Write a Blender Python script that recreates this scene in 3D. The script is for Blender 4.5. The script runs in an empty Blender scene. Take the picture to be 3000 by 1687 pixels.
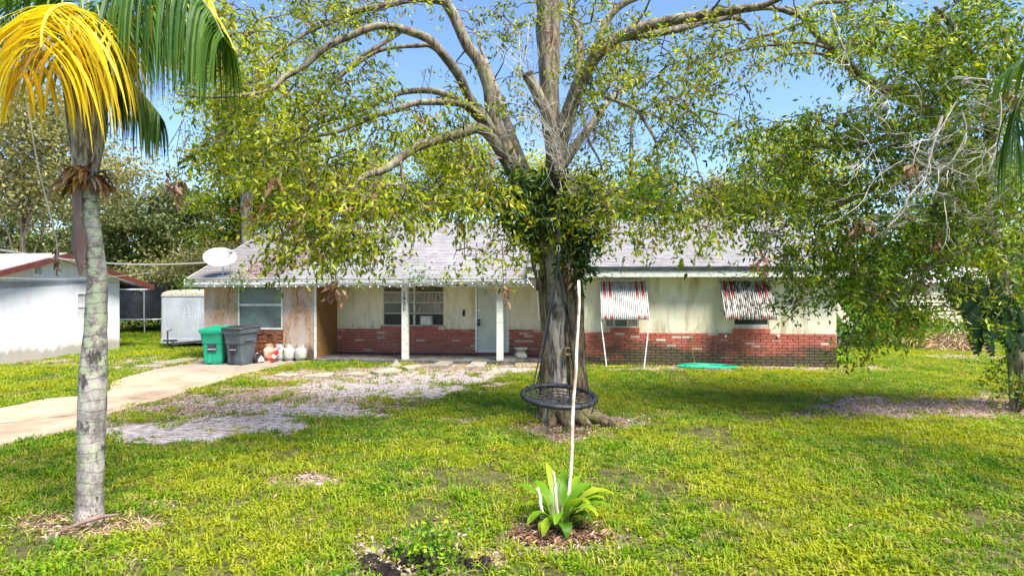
import bpy, math, random
import numpy as np
from mathutils import Vector, Matrix, Quaternion, noise
R = math.radians
random.seed(7); rng = np.random.default_rng(11)
sc = bpy.context.scene
COL = sc.collection
# ---------------------------------------------------------------- camera, sky, sun
F, HZ, CH = 1666.0, 840.0, 2.05          # focal length / horizon of the 3000 px wide photo, camera height (m)
cam = bpy.data.cameras.new('camera'); cam.sensor_width = 36; cam.lens = 36*F/3000
cam.clip_start = 0.05; cam.clip_end = 2000; cam.shift_y = -(843.5-HZ)/3000
co = bpy.data.objects.new('camera', cam); COL.objects.link(co)
co.location = (0, 0, CH); co.rotation_euler = (R(90), 0, 0); sc.camera = co
SUN_EL, SUN_AZ = 60, 138
w = bpy.data.worlds.new('World'); sc.world = w; w.use_nodes = True
wn = w.node_tree; bg = wn.nodes['Background']
sky = wn.nodes.new('ShaderNodeTexSky'); sky.sky_type = 'NISHITA'; sky.sun_disc = False
sky.sun_elevation = R(SUN_EL); sky.sun_rotation = R(SUN_AZ)
sky.air_density = 1.0; sky.dust_density = 0.2; sky.ozone_density = 3.0
tn = wn.nodes.new('ShaderNodeMix'); tn.data_type = 'RGBA'; tn.blend_type = 'MULTIPLY'; tn.inputs[0].default_value = 1
wn.links.new(sky.outputs[0], tn.inputs[6]); tn.inputs[7].default_value = (0.80, 0.86, 0.97, 1); wn.links.new(tn.outputs[2], bg.inputs[0]); bg.inputs[1].default_value = 0.10
sl = bpy.data.lights.new('sun', 'SUN'); sl.energy = 4.6; sl.angle = R(30); sl.color = (1, 0.95, 0.86)
so = bpy.data.objects.new('sun', sl); COL.objects.link(so)
e_, a_ = R(SUN_EL), R(SUN_AZ)
so.rotation_euler = Vector((math.sin(a_)*math.cos(e_), math.cos(a_)*math.cos(e_), math.sin(e_))).to_track_quat('Z', 'Y').to_euler()
vs = sc.view_settings; vs.view_transform = 'Standard'; vs.look = 'None'; vs.gamma = 1; vs.use_curve_mapping = False
vs.exposure = 1.65
sc.render.engine = 'CYCLES'
sc.cycles.max_bounces = 7; sc.cycles.diffuse_bounces = 4; sc.cycles.transmission_bounces = 4; sc.cycles.glossy_bounces = 2
sc.cycles.transparent_max_bounces = 6
# ---------------------------------------------------------------- where things stand
def P(px, py, Y): return Vector(((px-1500)/F*Y, Y, CH-(py-HZ)/F*Y))
def G(px, py, z=0.0):
    Y = F*(CH-z)/(py-HZ); return Vector(((px-1500)/F*Y, Y, z))
TH = R(4.6); HC = Vector((8.28, 14.5, 0)); c_, s_ = math.cos(TH), math.sin(TH)
def hp(px, py, v):                       # point on the house plane v metres behind its front wall, house coordinates
    k = (px-1500)/F
    x = (k*HC.y + k*v*c_ - HC.x - v*s_)/(c_ + k*s_)
    Y = HC.y - x*s_ + v*c_
    return x, CH-(py-HZ)/F*Y
def hw(x, v, z=0): return Vector((HC.x+x*c_+v*s_, HC.y-x*s_+v*c_, z))
# ---------------------------------------------------------------- objects
def tag(o, label=None, cat=None, group=None, kind=None):
    if label: o['label'] = label
    if cat: o['category'] = cat
    if group: o['group'] = group
    if kind: o['kind'] = kind
    return o
def thing(name, label, cat, loc=(0,0,0), rz=0, group=None):
    o = bpy.data.objects.new(name, None); COL.objects.link(o); o.empty_display_size = 0.1
    o.location = loc; o.rotation_euler = (0, 0, rz); return tag(o, label, cat, group)
def copy_tree(o, parent=None):
    c = o.copy(); COL.objects.link(c); c.parent = parent
    for ch in list(o.children): copy_tree(ch, c)
    return c
class MB:
    def __init__(s, off=(0,0,0)): s.v = []; s.f = []; s.off = Vector(off)
    def add(s, vs, fs):
        n = len(s.v); s.v += [tuple(Vector(p)-s.off) for p in vs]; s.f += [tuple(i+n for i in f) for f in fs]; return s
    def box(s, x0, x1, y0, y1, z0, z1):
        return s.add([(x0,y0,z0),(x1,y0,z0),(x1,y1,z0),(x0,y1,z0),(x0,y0,z1),(x1,y0,z1),(x1,y1,z1),(x0,y1,z1)],
            [(3,2,1,0),(4,5,6,7),(0,1,5,4),(1,2,6,5),(2,3,7,6),(3,0,4,7)])
    def obox(s, c, size, rot=None):
        m = rot or Matrix.Identity(3); c = Vector(c); h = [q/2 for q in size]
        pts = [c + m @ Vector((a*h[0], b*h[1], d*h[2])) for d in (-1,1) for a,b in ((-1,-1),(1,-1),(1,1),(-1,1))]
        return s.add(pts, [(3,2,1,0),(4,5,6,7),(0,1,5,4),(1,2,6,5),(2,3,7,6),(3,0,4,7)])
    def beam(s, a, b, wd, dp):
        a = Vector(a); b = Vector(b); q = (b-a).to_track_quat('Z','Y').to_matrix()
        return s.obox((a+b)/2, (wd, dp, (b-a).length), q)
    def prism(s, poly, a, b, axis='z'):       # poly in the plane across axis
        n = len(poly); k = {'z': lambda p,t:(p[0],p[1],t), 'x': lambda p,t:(t,p[0],p[1]), 'y': lambda p,t:(p[0],t,p[1])}[axis]
        return s.add([k(p,a) for p in poly]+[k(p,b) for p in poly],
            [tuple(range(n)[::-1]), tuple(range(n,2*n))]+[(i,(i+1)%n,(i+1)%n+n,i+n) for i in range(n)])
    def loft(s, rings, closed=True, cap=True):
        n = len(rings[0]); vs = [p for r in rings for p in r]; fs = []
        for i in range(len(rings)-1):
            for j in range(n if closed else n-1):
                k = (j+1) % n; fs.append((i*n+j, i*n+k, (i+1)*n+k, (i+1)*n+j))
        if cap and closed: fs += [tuple(range(n))[::-1], tuple((len(rings)-1)*n+j for j in range(n))]
        return s.add(vs, fs)
    def tube(s, pts, rs, seg=8, cap=True, wob=None):
        pts = [Vector(p) for p in pts]
        if not hasattr(rs, '__len__'): rs = [rs]*len(pts)
        rings = []; up = Vector((0.13,0.91,0.31))
        for i, p in enumerate(pts):
            t = (pts[min(i+1,len(pts)-1)]-pts[max(i-1,0)])
            if t.length < 1e-7: t = Vector((0,0,1))
            t.normalize(); a = up.cross(t)
            if a.length < 1e-3: a = Vector((1,0,0)).cross(t)
            a.normalize(); b = t.cross(a); up = -(a.cross(t)) if False else up
            rg = []
            for j in range(seg):
                th = 2*math.pi*j/seg; r = rs[i]
                if wob: r *= wob(i, th, p)
                rg.append(p + a*(math.cos(th)*r) + b*(math.sin(th)*r))
            rings.append(rg)
        return s.loft(rings, True, cap)
    def lathe(s, prof, seg=20, c=(0,0,0), m=None):
        c = Vector(c); m = m or Matrix.Identity(3)
        return s.loft([[c + m @ Vector((r*math.cos(2*math.pi*j/seg), r*math.sin(2*math.pi*j/seg), z)) for j in range(seg)] for r, z in prof])
    def mesh(s, name, mat=None, smooth=False):
        me = bpy.data.meshes.new(name); me.from_pydata(s.v, [], s.f)
        if mat: me.materials.append(mat)
        if smooth: me.polygons.foreach_set('use_smooth', [True]*len(me.polygons))
        me.update(); return me
    def build(s, name, mat, parent=None, smooth=False, bevel=0, label=None, kind=None):
        o = bpy.data.objects.new(name, s.mesh(name, mat, smooth)); COL.objects.link(o)
        if parent: o.parent = parent
        if bevel:
            b = o.modifiers.new('b', 'BEVEL'); b.width = bevel; b.segments = 2; b.limit_method = 'ANGLE'
        return tag(o, label, kind=kind)
def from_mesh(name, me, parent=None, loc=(0,0,0), rot=(0,0,0), kind=None):
    o = bpy.data.objects.new(name, me); COL.objects.link(o); o.parent = parent; o.location = loc; o.rotation_euler = rot
    if kind: o['kind'] = kind
    return o
def smooth_path(pts, n=4):
    pts = [Vector(p) for p in pts]; out = []
    q = [pts[0]*2-pts[1]] + pts + [pts[-1]*2-pts[-2]]
    for i in range(1, len(q)-2):
        for k in range(n):
            t = k/n; a,b,c,d = q[i-1],q[i],q[i+1],q[i+2]
            out.append(0.5*((2*b)+(c-a)*t+(2*a-5*b+4*c-d)*t*t+(3*b-a-3*c+d)*t**3))
    out.append(pts[-1]); return out
def lerp_list(vals, n):
    out = []
    for i in range(len(vals)-1):
        for k in range(n): out.append(vals[i]+(vals[i+1]-vals[i])*k/n)
    out.append(vals[-1]); return out
# ---------------------------------------------------------------- materials
def newmat(name):
    m = bpy.data.materials.new(name); m.use_nodes = True; nt = m.node_tree; return m, nt, nt.nodes['Principled BSDF']
def N(nt, typ, **kw):
    n = nt.nodes.new(typ)
    for k, v in kw.items():
        if k == 'ins':
            for a, b in v.items():
                if isinstance(b, bpy.types.NodeSocket): nt.links.new(b, n.inputs[a])
                else: n.inputs[a].default_value = b
        else: setattr(n, k, v)
    return n
def C4(c): return (c[0], c[1], c[2], 1)
def mix(nt, f, a, b, mode='MIX'):
    n = nt.nodes.new('ShaderNodeMix'); n.data_type = 'RGBA'; n.blend_type = mode
    for i, x in ((0, f), (6, a), (7, b)):
        if isinstance(x, bpy.types.NodeSocket): nt.links.new(x, n.inputs[i])
        else: n.inputs[i].default_value = x if i == 0 else C4(x)
    return n.outputs[2]
def ramp(nt, fac, stops, interp='LINEAR'):
    n = nt.nodes.new('ShaderNodeValToRGB'); nt.links.new(fac, n.inputs[0]); cr = n.color_ramp; cr.interpolation = interp
    while len(cr.elements) < len(stops): cr.elements.new(0.5)
    for e, (p, c) in zip(cr.elements, stops):
        e.position = p; e.color = C4(c) if hasattr(c, '__len__') else (c, c, c, 1)
    return n.outputs[0]
def coords(nt, scale=(1,1,1), kind='Object', world=False):
    src = N(nt, 'ShaderNodeNewGeometry').outputs['Position'] if world else N(nt, 'ShaderNodeTexCoord').outputs[kind]
    return N(nt, 'ShaderNodeMapping', ins={0: src, 3: scale}).outputs[0]
def noiz(nt, vec, scale, detail=4, rough=0.55, dist=0):
    return N(nt, 'ShaderNodeTexNoise', ins={'Vector': vec, 'Scale': scale, 'Detail': detail, 'Roughness': rough, 'Distortion': dist}).outputs[0]
def math_(nt, op, a, b=0.0, clamp=False):
    n = nt.nodes.new('ShaderNodeMath'); n.operation = op; n.use_clamp = clamp
    for i, x in ((0, a), (1, b)):
        if isinstance(x, bpy.types.NodeSocket): nt.links.new(x, n.inputs[i])
        else: n.inputs[i].default_value = x
    return n.outputs[0]
def bump(nt, bs, h, strength=0.3, dist=0.01):
    b = N(nt, 'ShaderNodeBump', ins={'Height': h, 'Strength': strength, 'Distance': dist}); nt.links.new(b.outputs[0], bs.inputs['Normal'])
def mat_noise(name, c1, c2, scale=6, rough=0.7, stretch=(1,1,1), lo=0.35, hi=0.65, bmp=0.2, bscale=60, metal=0, spec=0.3, bdist=0.004, c3=None, world=False):
    m, nt, bs = newmat(name); v = coords(nt, stretch, world=world)
    n = noiz(nt, v, scale, 5); col = ramp(nt, n, [(lo, c1), (hi, c2)])
    if c3:
        n3 = noiz(nt, v, scale*3.1, 4); col = mix(nt, ramp(nt, n3, [(0.56, 0), (0.68, 1)]), col, c3)
    nt.links.new(col, bs.inputs['Base Color'])
    bs.inputs['Roughness'].default_value = rough; bs.inputs['Metallic'].default_value = metal; bs.inputs['Specular IOR Level'].default_value = spec
    if bmp: bump(nt, bs, noiz(nt, v, bscale, 4), bmp, bdist)
    return m
def mat_leaf(name, stops, trans=0.45, rough=0.45, tint=(1.25,1.2,0.5), spec=0.35):
    m, nt, bs = newmat(name)
    at = N(nt, 'ShaderNodeAttribute', attribute_name='rnd').outputs['Fac']
    col = ramp(nt, at, stops)
    big = noiz(nt, coords(nt, world=True), 0.9, 3)
    col = mix(nt, 1.0, col, ramp(nt, big, [(0.3, (0.7,0.75,0.7)), (0.7, (1.2,1.15,1.0))]), 'MULTIPLY')
    nt.links.new(col, bs.inputs['Base Color']); bs.inputs['Roughness'].default_value = rough; bs.inputs['Specular IOR Level'].default_value = spec
    tr = N(nt, 'ShaderNodeBsdfTranslucent'); tc = mix(nt, 1.0, col, tint, 'MULTIPLY'); nt.links.new(tc, tr.inputs[0])
    ms = N(nt, 'ShaderNodeMixShader', ins={0: trans, 1: bs.outputs[0], 2: tr.outputs[0]})
    nt.links.new(ms.outputs[0], nt.nodes['Material Output'].inputs[0]); return m
# ---------------------------------------------------------------- leaves as mesh
def leaf_mesh(name, C, D, L, W, mat, rnd=None, fold=0.25, Nrm=None):
    n = len(C); D = D/np.linalg.norm(D, axis=1, keepdims=True)
    if Nrm is None: Nrm = rng.normal(size=(n,3))
    S = np.cross(D, Nrm); S /= np.linalg.norm(S, axis=1, keepdims=True)+1e-9; Nn = np.cross(S, D)
    L = L[:,None]; W = W[:,None]
    mid = C + D*L*0.42
    V = np.stack([C, mid+S*W*0.5+Nn*W*fold, C+D*L-Nn*L*0.12, mid-S*W*0.5+Nn*W*fold], 1).reshape(-1,3)
    me = bpy.data.meshes.new(name); me.vertices.add(4*n); me.vertices.foreach_set('co', V.astype(np.float32).ravel())
    base = (np.arange(n)*4)[:,None]; tri = np.concatenate([base+np.array([[0,1,2]]), base+np.array([[0,2,3]])], 1).reshape(-1)
    me.loops.add(6*n); me.loops.foreach_set('vertex_index', tri.astype(np.int32))
    me.polygons.add(2*n); me.polygons.foreach_set('loop_start', np.arange(2*n, dtype=np.int32)*3)
    me.update(calc_edges=True)
    if rnd is None: rnd = rng.random(n)
    a = me.attributes.new('rnd', 'FLOAT', 'POINT'); a.data.foreach_set('value', np.repeat(rnd, 4).astype(np.float32))
    me.materials.append(mat); return me
# ================================================================ MATERIALS
def m_wall():
    m, nt, bs = newmat('stucco'); v = coords(nt)
    n = noiz(nt, v, 1.3, 5); col = ramp(nt, n, [(0.3, (0.68,0.62,0.43)), (0.7, (0.78,0.73,0.56))])
    st = noiz(nt, coords(nt, (2.2,2.2,0.45)), 1.6, 6, 0.65)
    col = mix(nt, math_(nt,'MULTIPLY', ramp(nt, st, [(0.53,0),(0.70,1)]), 0.5), col, (0.20,0.19,0.13))
    st2 = noiz(nt, coords(nt, (1.1,1.1,0.3)), 1.9, 4, 0.6, 0.3)
    col = mix(nt, math_(nt,'MULTIPLY', ramp(nt, st2, [(0.56,0),(0.70,1)]), 0.65), col, (0.27,0.19,0.075))
    z = N(nt, 'ShaderNodeSeparateXYZ', ins={0: v}).outputs[2]
    low = math_(nt,'MULTIPLY', ramp(nt, z, [(0.80,1),(1.0,0)]), ramp(nt, noiz(nt, v, 14, 5), [(0.45,0),(0.6,1)]))
    col = mix(nt, math_(nt,'MULTIPLY', low, 0.5), col, (0.12,0.12,0.09))
    nt.links.new(col, bs.inputs['Base Color']); bs.inputs['Roughness'].default_value = 0.85
    br = N(nt, 'ShaderNodeTexBrick', ins={'Vector': N(nt,'ShaderNodeCombineXYZ', ins={0: N(nt,'ShaderNodeSeparateXYZ',ins={0:v}).outputs[0], 1: z}).outputs[0],
        'Scale': 1.0, 'Mortar Size': 0.008, 'Brick Width': 0.4, 'Row Height': 0.2}).outputs['Fac']
    h = math_(nt,'ADD', noiz(nt, v, 45, 5), math_(nt,'MULTIPLY', br, -0.35)); bump(nt, bs, h, 0.4, 0.008); return m
def m_brick():
    m, nt, bs = newmat('brick'); v = coords(nt, world=True)
    rn = math_(nt,'FRACT', math_(nt,'ADD', N(nt,'ShaderNodeObjectInfo').outputs['Random'], N(nt,'ShaderNodeNewGeometry').outputs['Random Per Island']))
    col = ramp(nt, rn, [(0,(0.30,0.065,0.035)),(0.5,(0.42,0.10,0.055)),(0.93,(0.36,0.085,0.06)),(0.95,(0.50,0.30,0.22)),(1,(0.60,0.42,0.33))])
    col = mix(nt, math_(nt,'MULTIPLY', ramp(nt, noiz(nt, v, 25, 5), [(0.5,0),(0.75,1)]), 0.35), col, (0.55,0.40,0.33))
    z = N(nt,'ShaderNodeSeparateXYZ', ins={0: v}).outputs[2]; x = N(nt,'ShaderNodeSeparateXYZ', ins={0: v}).outputs[0]
    zz = math_(nt,'ADD', z, math_(nt,'MULTIPLY', math_(nt,'SUBTRACT', noiz(nt, coords(nt,(0.6,0.6,1.2),world=True), 1.6, 4), 0.5), 1.3))
    mould = math_(nt,'MULTIPLY', ramp(nt, zz, [(0.30,1),(0.60,0)]), ramp(nt, math_(nt,'MULTIPLY',x,0.1), [(0.10,0.15),(0.2,1)]))
    col = mix(nt, math_(nt,'MULTIPLY', mould, 0.93), col, (0.045,0.05,0.022))
    nt.links.new(col, bs.inputs['Base Color']); bs.inputs['Roughness'].default_value = 0.8; bump(nt, bs, noiz(nt, v, 90, 4), 0.4, 0.004); return m
def m_ply():
    m, nt, bs = newmat('plywood'); v = coords(nt, (3.4,3.4,0.55))
    n0 = noiz(nt, v, 1.3, 2, 0.5, 1.2); rings = math_(nt,'FRACT', math_(nt,'MULTIPLY', n0, 13.0))
    col = ramp(nt, rings, [(0,(0.42,0.27,0.15)),(0.45,(0.34,0.21,0.115)),(0.85,(0.15,0.07,0.03)),(1,(0.38,0.24,0.14))])
    w_ = noiz(nt, coords(nt, (2.5,2.5,0.7)), 1.4, 5); col = mix(nt, ramp(nt, w_, [(0.40,0),(0.60,0.8)]), col, (0.40,0.33,0.29))
    z = N(nt,'ShaderNodeSeparateXYZ', ins={0: coords(nt)}).outputs[2]
    lo = math_(nt,'ADD', z, math_(nt,'MULTIPLY', noiz(nt, coords(nt,(6,6,1)), 1.5, 5), -0.5))
    col = mix(nt, ramp(nt, lo, [(0.02,0.92),(0.22,0)]), col, (0.06,0.03,0.02))
    kn = N(nt,'ShaderNodeTexVoronoi', ins={'Vector': coords(nt,(2.2,2.2,1.5)), 'Scale': 1.6, 'Randomness': 1.0}).outputs['Distance']
    col = mix(nt, ramp(nt, kn, [(0.05,0.9),(0.075,0)]), col, (0.07,0.03,0.015))
    nt.links.new(col, bs.inputs['Base Color']); bs.inputs['Roughness'].default_value = 0.8; bump(nt, bs, rings, 0.15, 0.003); return m
def m_glass(name='window_glass', c=(0.05,0.07,0.06), rough=0.25):
    m, nt, bs = newmat(name); v = coords(nt)
    nt.links.new(ramp(nt, noiz(nt, v, 1.5, 3), [(0.35, tuple(q*0.6 for q in c)), (0.7, tuple(q*1.4 for q in c))]), bs.inputs['Base Color'])
    bs.inputs['Roughness'].default_value = rough; bs.inputs['Specular IOR Level'].default_value = 0.6; return m
def m_shingle():
    m, nt, bs = newmat('asphalt_shingle'); v = coords(nt)
    rn = N(nt,'ShaderNodeNewGeometry').outputs['Random Per Island']
    col = ramp(nt, rn, [(0,(0.19,0.18,0.185)),(0.6,(0.225,0.215,0.22)),(1,(0.26,0.25,0.255))])
    st = noiz(nt, coords(nt,(1,0.35,1)), 1.1, 5); col = mix(nt, math_(nt,'MULTIPLY', ramp(nt, st, [(0.45,0),(0.65,1)]), 0.5), col, (0.11,0.10,0.095))
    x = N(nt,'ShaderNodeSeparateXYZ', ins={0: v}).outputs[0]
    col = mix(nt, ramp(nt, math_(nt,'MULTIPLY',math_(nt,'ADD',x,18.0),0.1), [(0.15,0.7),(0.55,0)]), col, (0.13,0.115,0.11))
    col = mix(nt, math_(nt,'MULTIPLY', ramp(nt, noiz(nt, v, 120, 2), [(0.4,0),(0.6,1)]), 0.3), col, (0.2,0.19,0.19))
    nt.links.new(col, bs.inputs['Base Color']); bs.inputs['Roughness'].default_value = 0.9; bump(nt, bs, noiz(nt, v, 150, 3), 0.4, 0.003); return m
def m_bark(name, c1, c2, lich=(0.42,0.45,0.33), la=0.5, vscale=1.0, sx=9, bd=0.03):
    m, nt, bs = newmat(name); v = coords(nt, (sx,sx,1.6*vscale)); vv = coords(nt)
    n = noiz(nt, v, 1.7, 7, 0.65, 0.5); col = ramp(nt, n, [(0.42, c1), (0.5, tuple((a+b)/2 for a,b in zip(c1,c2))), (0.57, c2)])
    li = noiz(nt, vv, 3.2, 6, 0.65); col = mix(nt, math_(nt,'MULTIPLY', ramp(nt, li, [(0.52,0),(0.6,1)]), la), col, lich)
    big = noiz(nt, coords(nt,(1,1,0.4)), 1.3, 3); col = mix(nt, ramp(nt, big, [(0.50,0),(0.66,0.55)]), col, (0.05,0.04,0.022))
    nt.links.new(col, bs.inputs['Base Color']); bs.inputs['Roughness'].default_value = 0.9; bump(nt, bs, n, 0.9, bd); return m
def m_palm():
    m, nt, bs = newmat('palm_bark'); v = coords(nt); z = N(nt,'ShaderNodeSeparateXYZ', ins={0: v}).outputs[2]
    ring = math_(nt,'FRACT', math_(nt,'ADD', math_(nt,'MULTIPLY', z, 11), math_(nt,'MULTIPLY', noiz(nt, v, 3, 3), 2.2)))
    n = noiz(nt, coords(nt,(1,1,0.6)), 8, 9, 0.74)
    col = ramp(nt, n, [(0.34,(0.07,0.055,0.048)),(0.47,(0.24,0.20,0.18)),(0.57,(0.40,0.35,0.31)),(0.72,(0.46,0.43,0.36))])
    li = noiz(nt, v, 9, 6, 0.7); hm = ramp(nt, z, [(0.2,0.25),(0.95,1)])
    col = mix(nt, math_(nt,'MULTIPLY', ramp(nt, li, [(0.5,0),(0.56,1)]), math_(nt,'MULTIPLY',hm,0.7)), col, (0.42,0.47,0.28))
    dk = noiz(nt, coords(nt,(1.6,1.6,0.8)), 5, 9, 0.75); col = mix(nt, ramp(nt, dk, [(0.555,0),(0.60,0.9)]), col, (0.03,0.026,0.024))
    col = mix(nt, ramp(nt, ring, [(0.0,0.75),(0.16,0.0)]), col, (0.06,0.045,0.04))
    nt.links.new(col, bs.inputs['Base Color']); bs.inputs['Roughness'].default_value = 0.85
    bump(nt, bs, math_(nt,'ADD', ring, n), 0.6, 0.012); return m
def m_ground():
    m, nt, bs = newmat('soil'); v = coords(nt, world=True)
    sand = N(nt,'ShaderNodeAttribute', attribute_name='sand').outputs['Fac']; lit = N(nt,'ShaderNodeAttribute', attribute_name='litter').outputs['Fac']
    far = N(nt,'ShaderNodeAttribute', attribute_name='lawnfar').outputs['Fac']
    n = noiz(nt, v, 6, 6); base = ramp(nt, n, [(0.35,(0.05,0.045,0.02)),(0.65,(0.10,0.095,0.035))])
    base = mix(nt, far, base, (0.135,0.17,0.022))
    litc = ramp(nt, noiz(nt, v, 22, 6, 0.7), [(0.35,(0.10,0.065,0.05)),(0.5,(0.27,0.20,0.16)),(0.62,(0.38,0.31,0.26)),(0.7,(0.10,0.07,0.05))])
    sc_ = ramp(nt, noiz(nt, coords(nt,(1,2.2,1),world=True), 7, 6, 0.7), [(0.38,(0.15,0.11,0.095)),(0.50,(0.34,0.29,0.265)),(0.66,(0.52,0.47,0.44))])
    nn = math_(nt,'MULTIPLY', math_(nt,'SUBTRACT', noiz(nt, v, 3.5, 6, 0.7), 0.5), 0.9)
    col = mix(nt, ramp(nt, math_(nt,'ADD', lit, nn), [(0.25,0),(0.5,1)]), base, litc)
    col = mix(nt, ramp(nt, math_(nt,'ADD', sand, nn), [(0.40,0),(0.55,1)]), col, sc_)
    nt.links.new(col, bs.inputs['Base Color']); bs.inputs['Roughness'].default_value = 0.95; bs.inputs['Specular IOR Level'].default_value = 0.1
    bump(nt, bs, noiz(nt, v, 30, 6, 0.7), 0.7, 0.03); return m
def m_concrete(name, c1, c2, c3=(0.17,0.15,0.12), sp=0.62):
    m, nt, bs = newmat(name); v = coords(nt, world=True)
    col = ramp(nt, noiz(nt, v, 1.4, 6, 0.6), [(0.35,c1),(0.65,c2)])
    col = mix(nt, ramp(nt, noiz(nt, v, 0.9, 5, 0.6), [(sp-0.12,0),(sp+0.02,0.75)]), col, c3)
    ck = N(nt,'ShaderNodeTexVoronoi', feature='DISTANCE_TO_EDGE', ins={'Vector': coords(nt,(.55,.4,.5),world=True), 'Scale': .8}).outputs['Distance']
    wn2 = math_(nt,'ADD', ck, math_(nt,'MULTIPLY', math_(nt,'SUBTRACT', noiz(nt, v, 5, 5), .5), .05)); col = mix(nt, ramp(nt, wn2, [(0.0,0.8),(0.012,0)]), col, (0.07,0.055,0.04))
    y = N(nt,'ShaderNodeSeparateXYZ', ins={0: v}).outputs[1]
    yy = math_(nt,'ADD', math_(nt,'MULTIPLY', y, 0.05), math_(nt,'MULTIPLY', noiz(nt, v, 1.5, 4), 0.12))
    col = mix(nt, ramp(nt, yy, [(0.70,0),(0.80,0.75)]), col, (0.16,0.14,0.12))
    col = mix(nt, math_(nt,'MULTIPLY', ramp(nt, noiz(nt, v, 60, 3), [(0.6,0),(0.7,1)]), 0.4), col, (0.15,0.12,0.09))
    nt.links.new(col, bs.inputs['Base Color']); bs.inputs['Roughness'].default_value = 0.8; bump(nt, bs, noiz(nt, v, 80, 5), 0.3, 0.004); return m
def m_grass():
    m, nt, bs = newmat('grass_blade'); v = coords(nt, world=True)
    rn = N(nt,'ShaderNodeObjectInfo').outputs['Random']
    a = ramp(nt, rn, [(0,(0.05,0.145,0.004)),(0.35,(0.115,0.235,0.004)),(0.7,(0.20,0.29,0.006)),(0.93,(0.33,0.34,0.03)),(1,(0.34,0.29,0.11))])
    big = noiz(nt, v, 0.55, 4, 0.6)
    a = mix(nt, ramp(nt, big, [(0.44,0),(0.60,0.75)]), a, (0.31,0.325,0.008))
    mid = noiz(nt, v, 2.3, 4, 0.6); a = mix(nt, ramp(nt, mid, [(0.53,0),(0.68,0.6)]), a, (0.05,0.12,0.010))
    st = noiz(nt, v, 7, 3, 0.6); a = mix(nt, ramp(nt, st, [(0.60,0),(0.72,0.6)]), a, (0.36,0.27,0.12))
    nt.links.new(a, bs.inputs['Base Color']); bs.inputs['Roughness'].default_value = 0.5; bs.inputs['Specular IOR Level'].default_value = 0.3
    tr = N(nt,'ShaderNodeBsdfTranslucent'); nt.links.new(mix(nt, 1.0, a, (1.5,1.4,0.4), 'MULTIPLY'), tr.inputs[0])
    ms = N(nt,'ShaderNodeMixShader', ins={0: 0.4, 1: bs.outputs[0], 2: tr.outputs[0]}); nt.links.new(ms.outputs[0], nt.nodes['Material Output'].inputs[0]); return m
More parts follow.
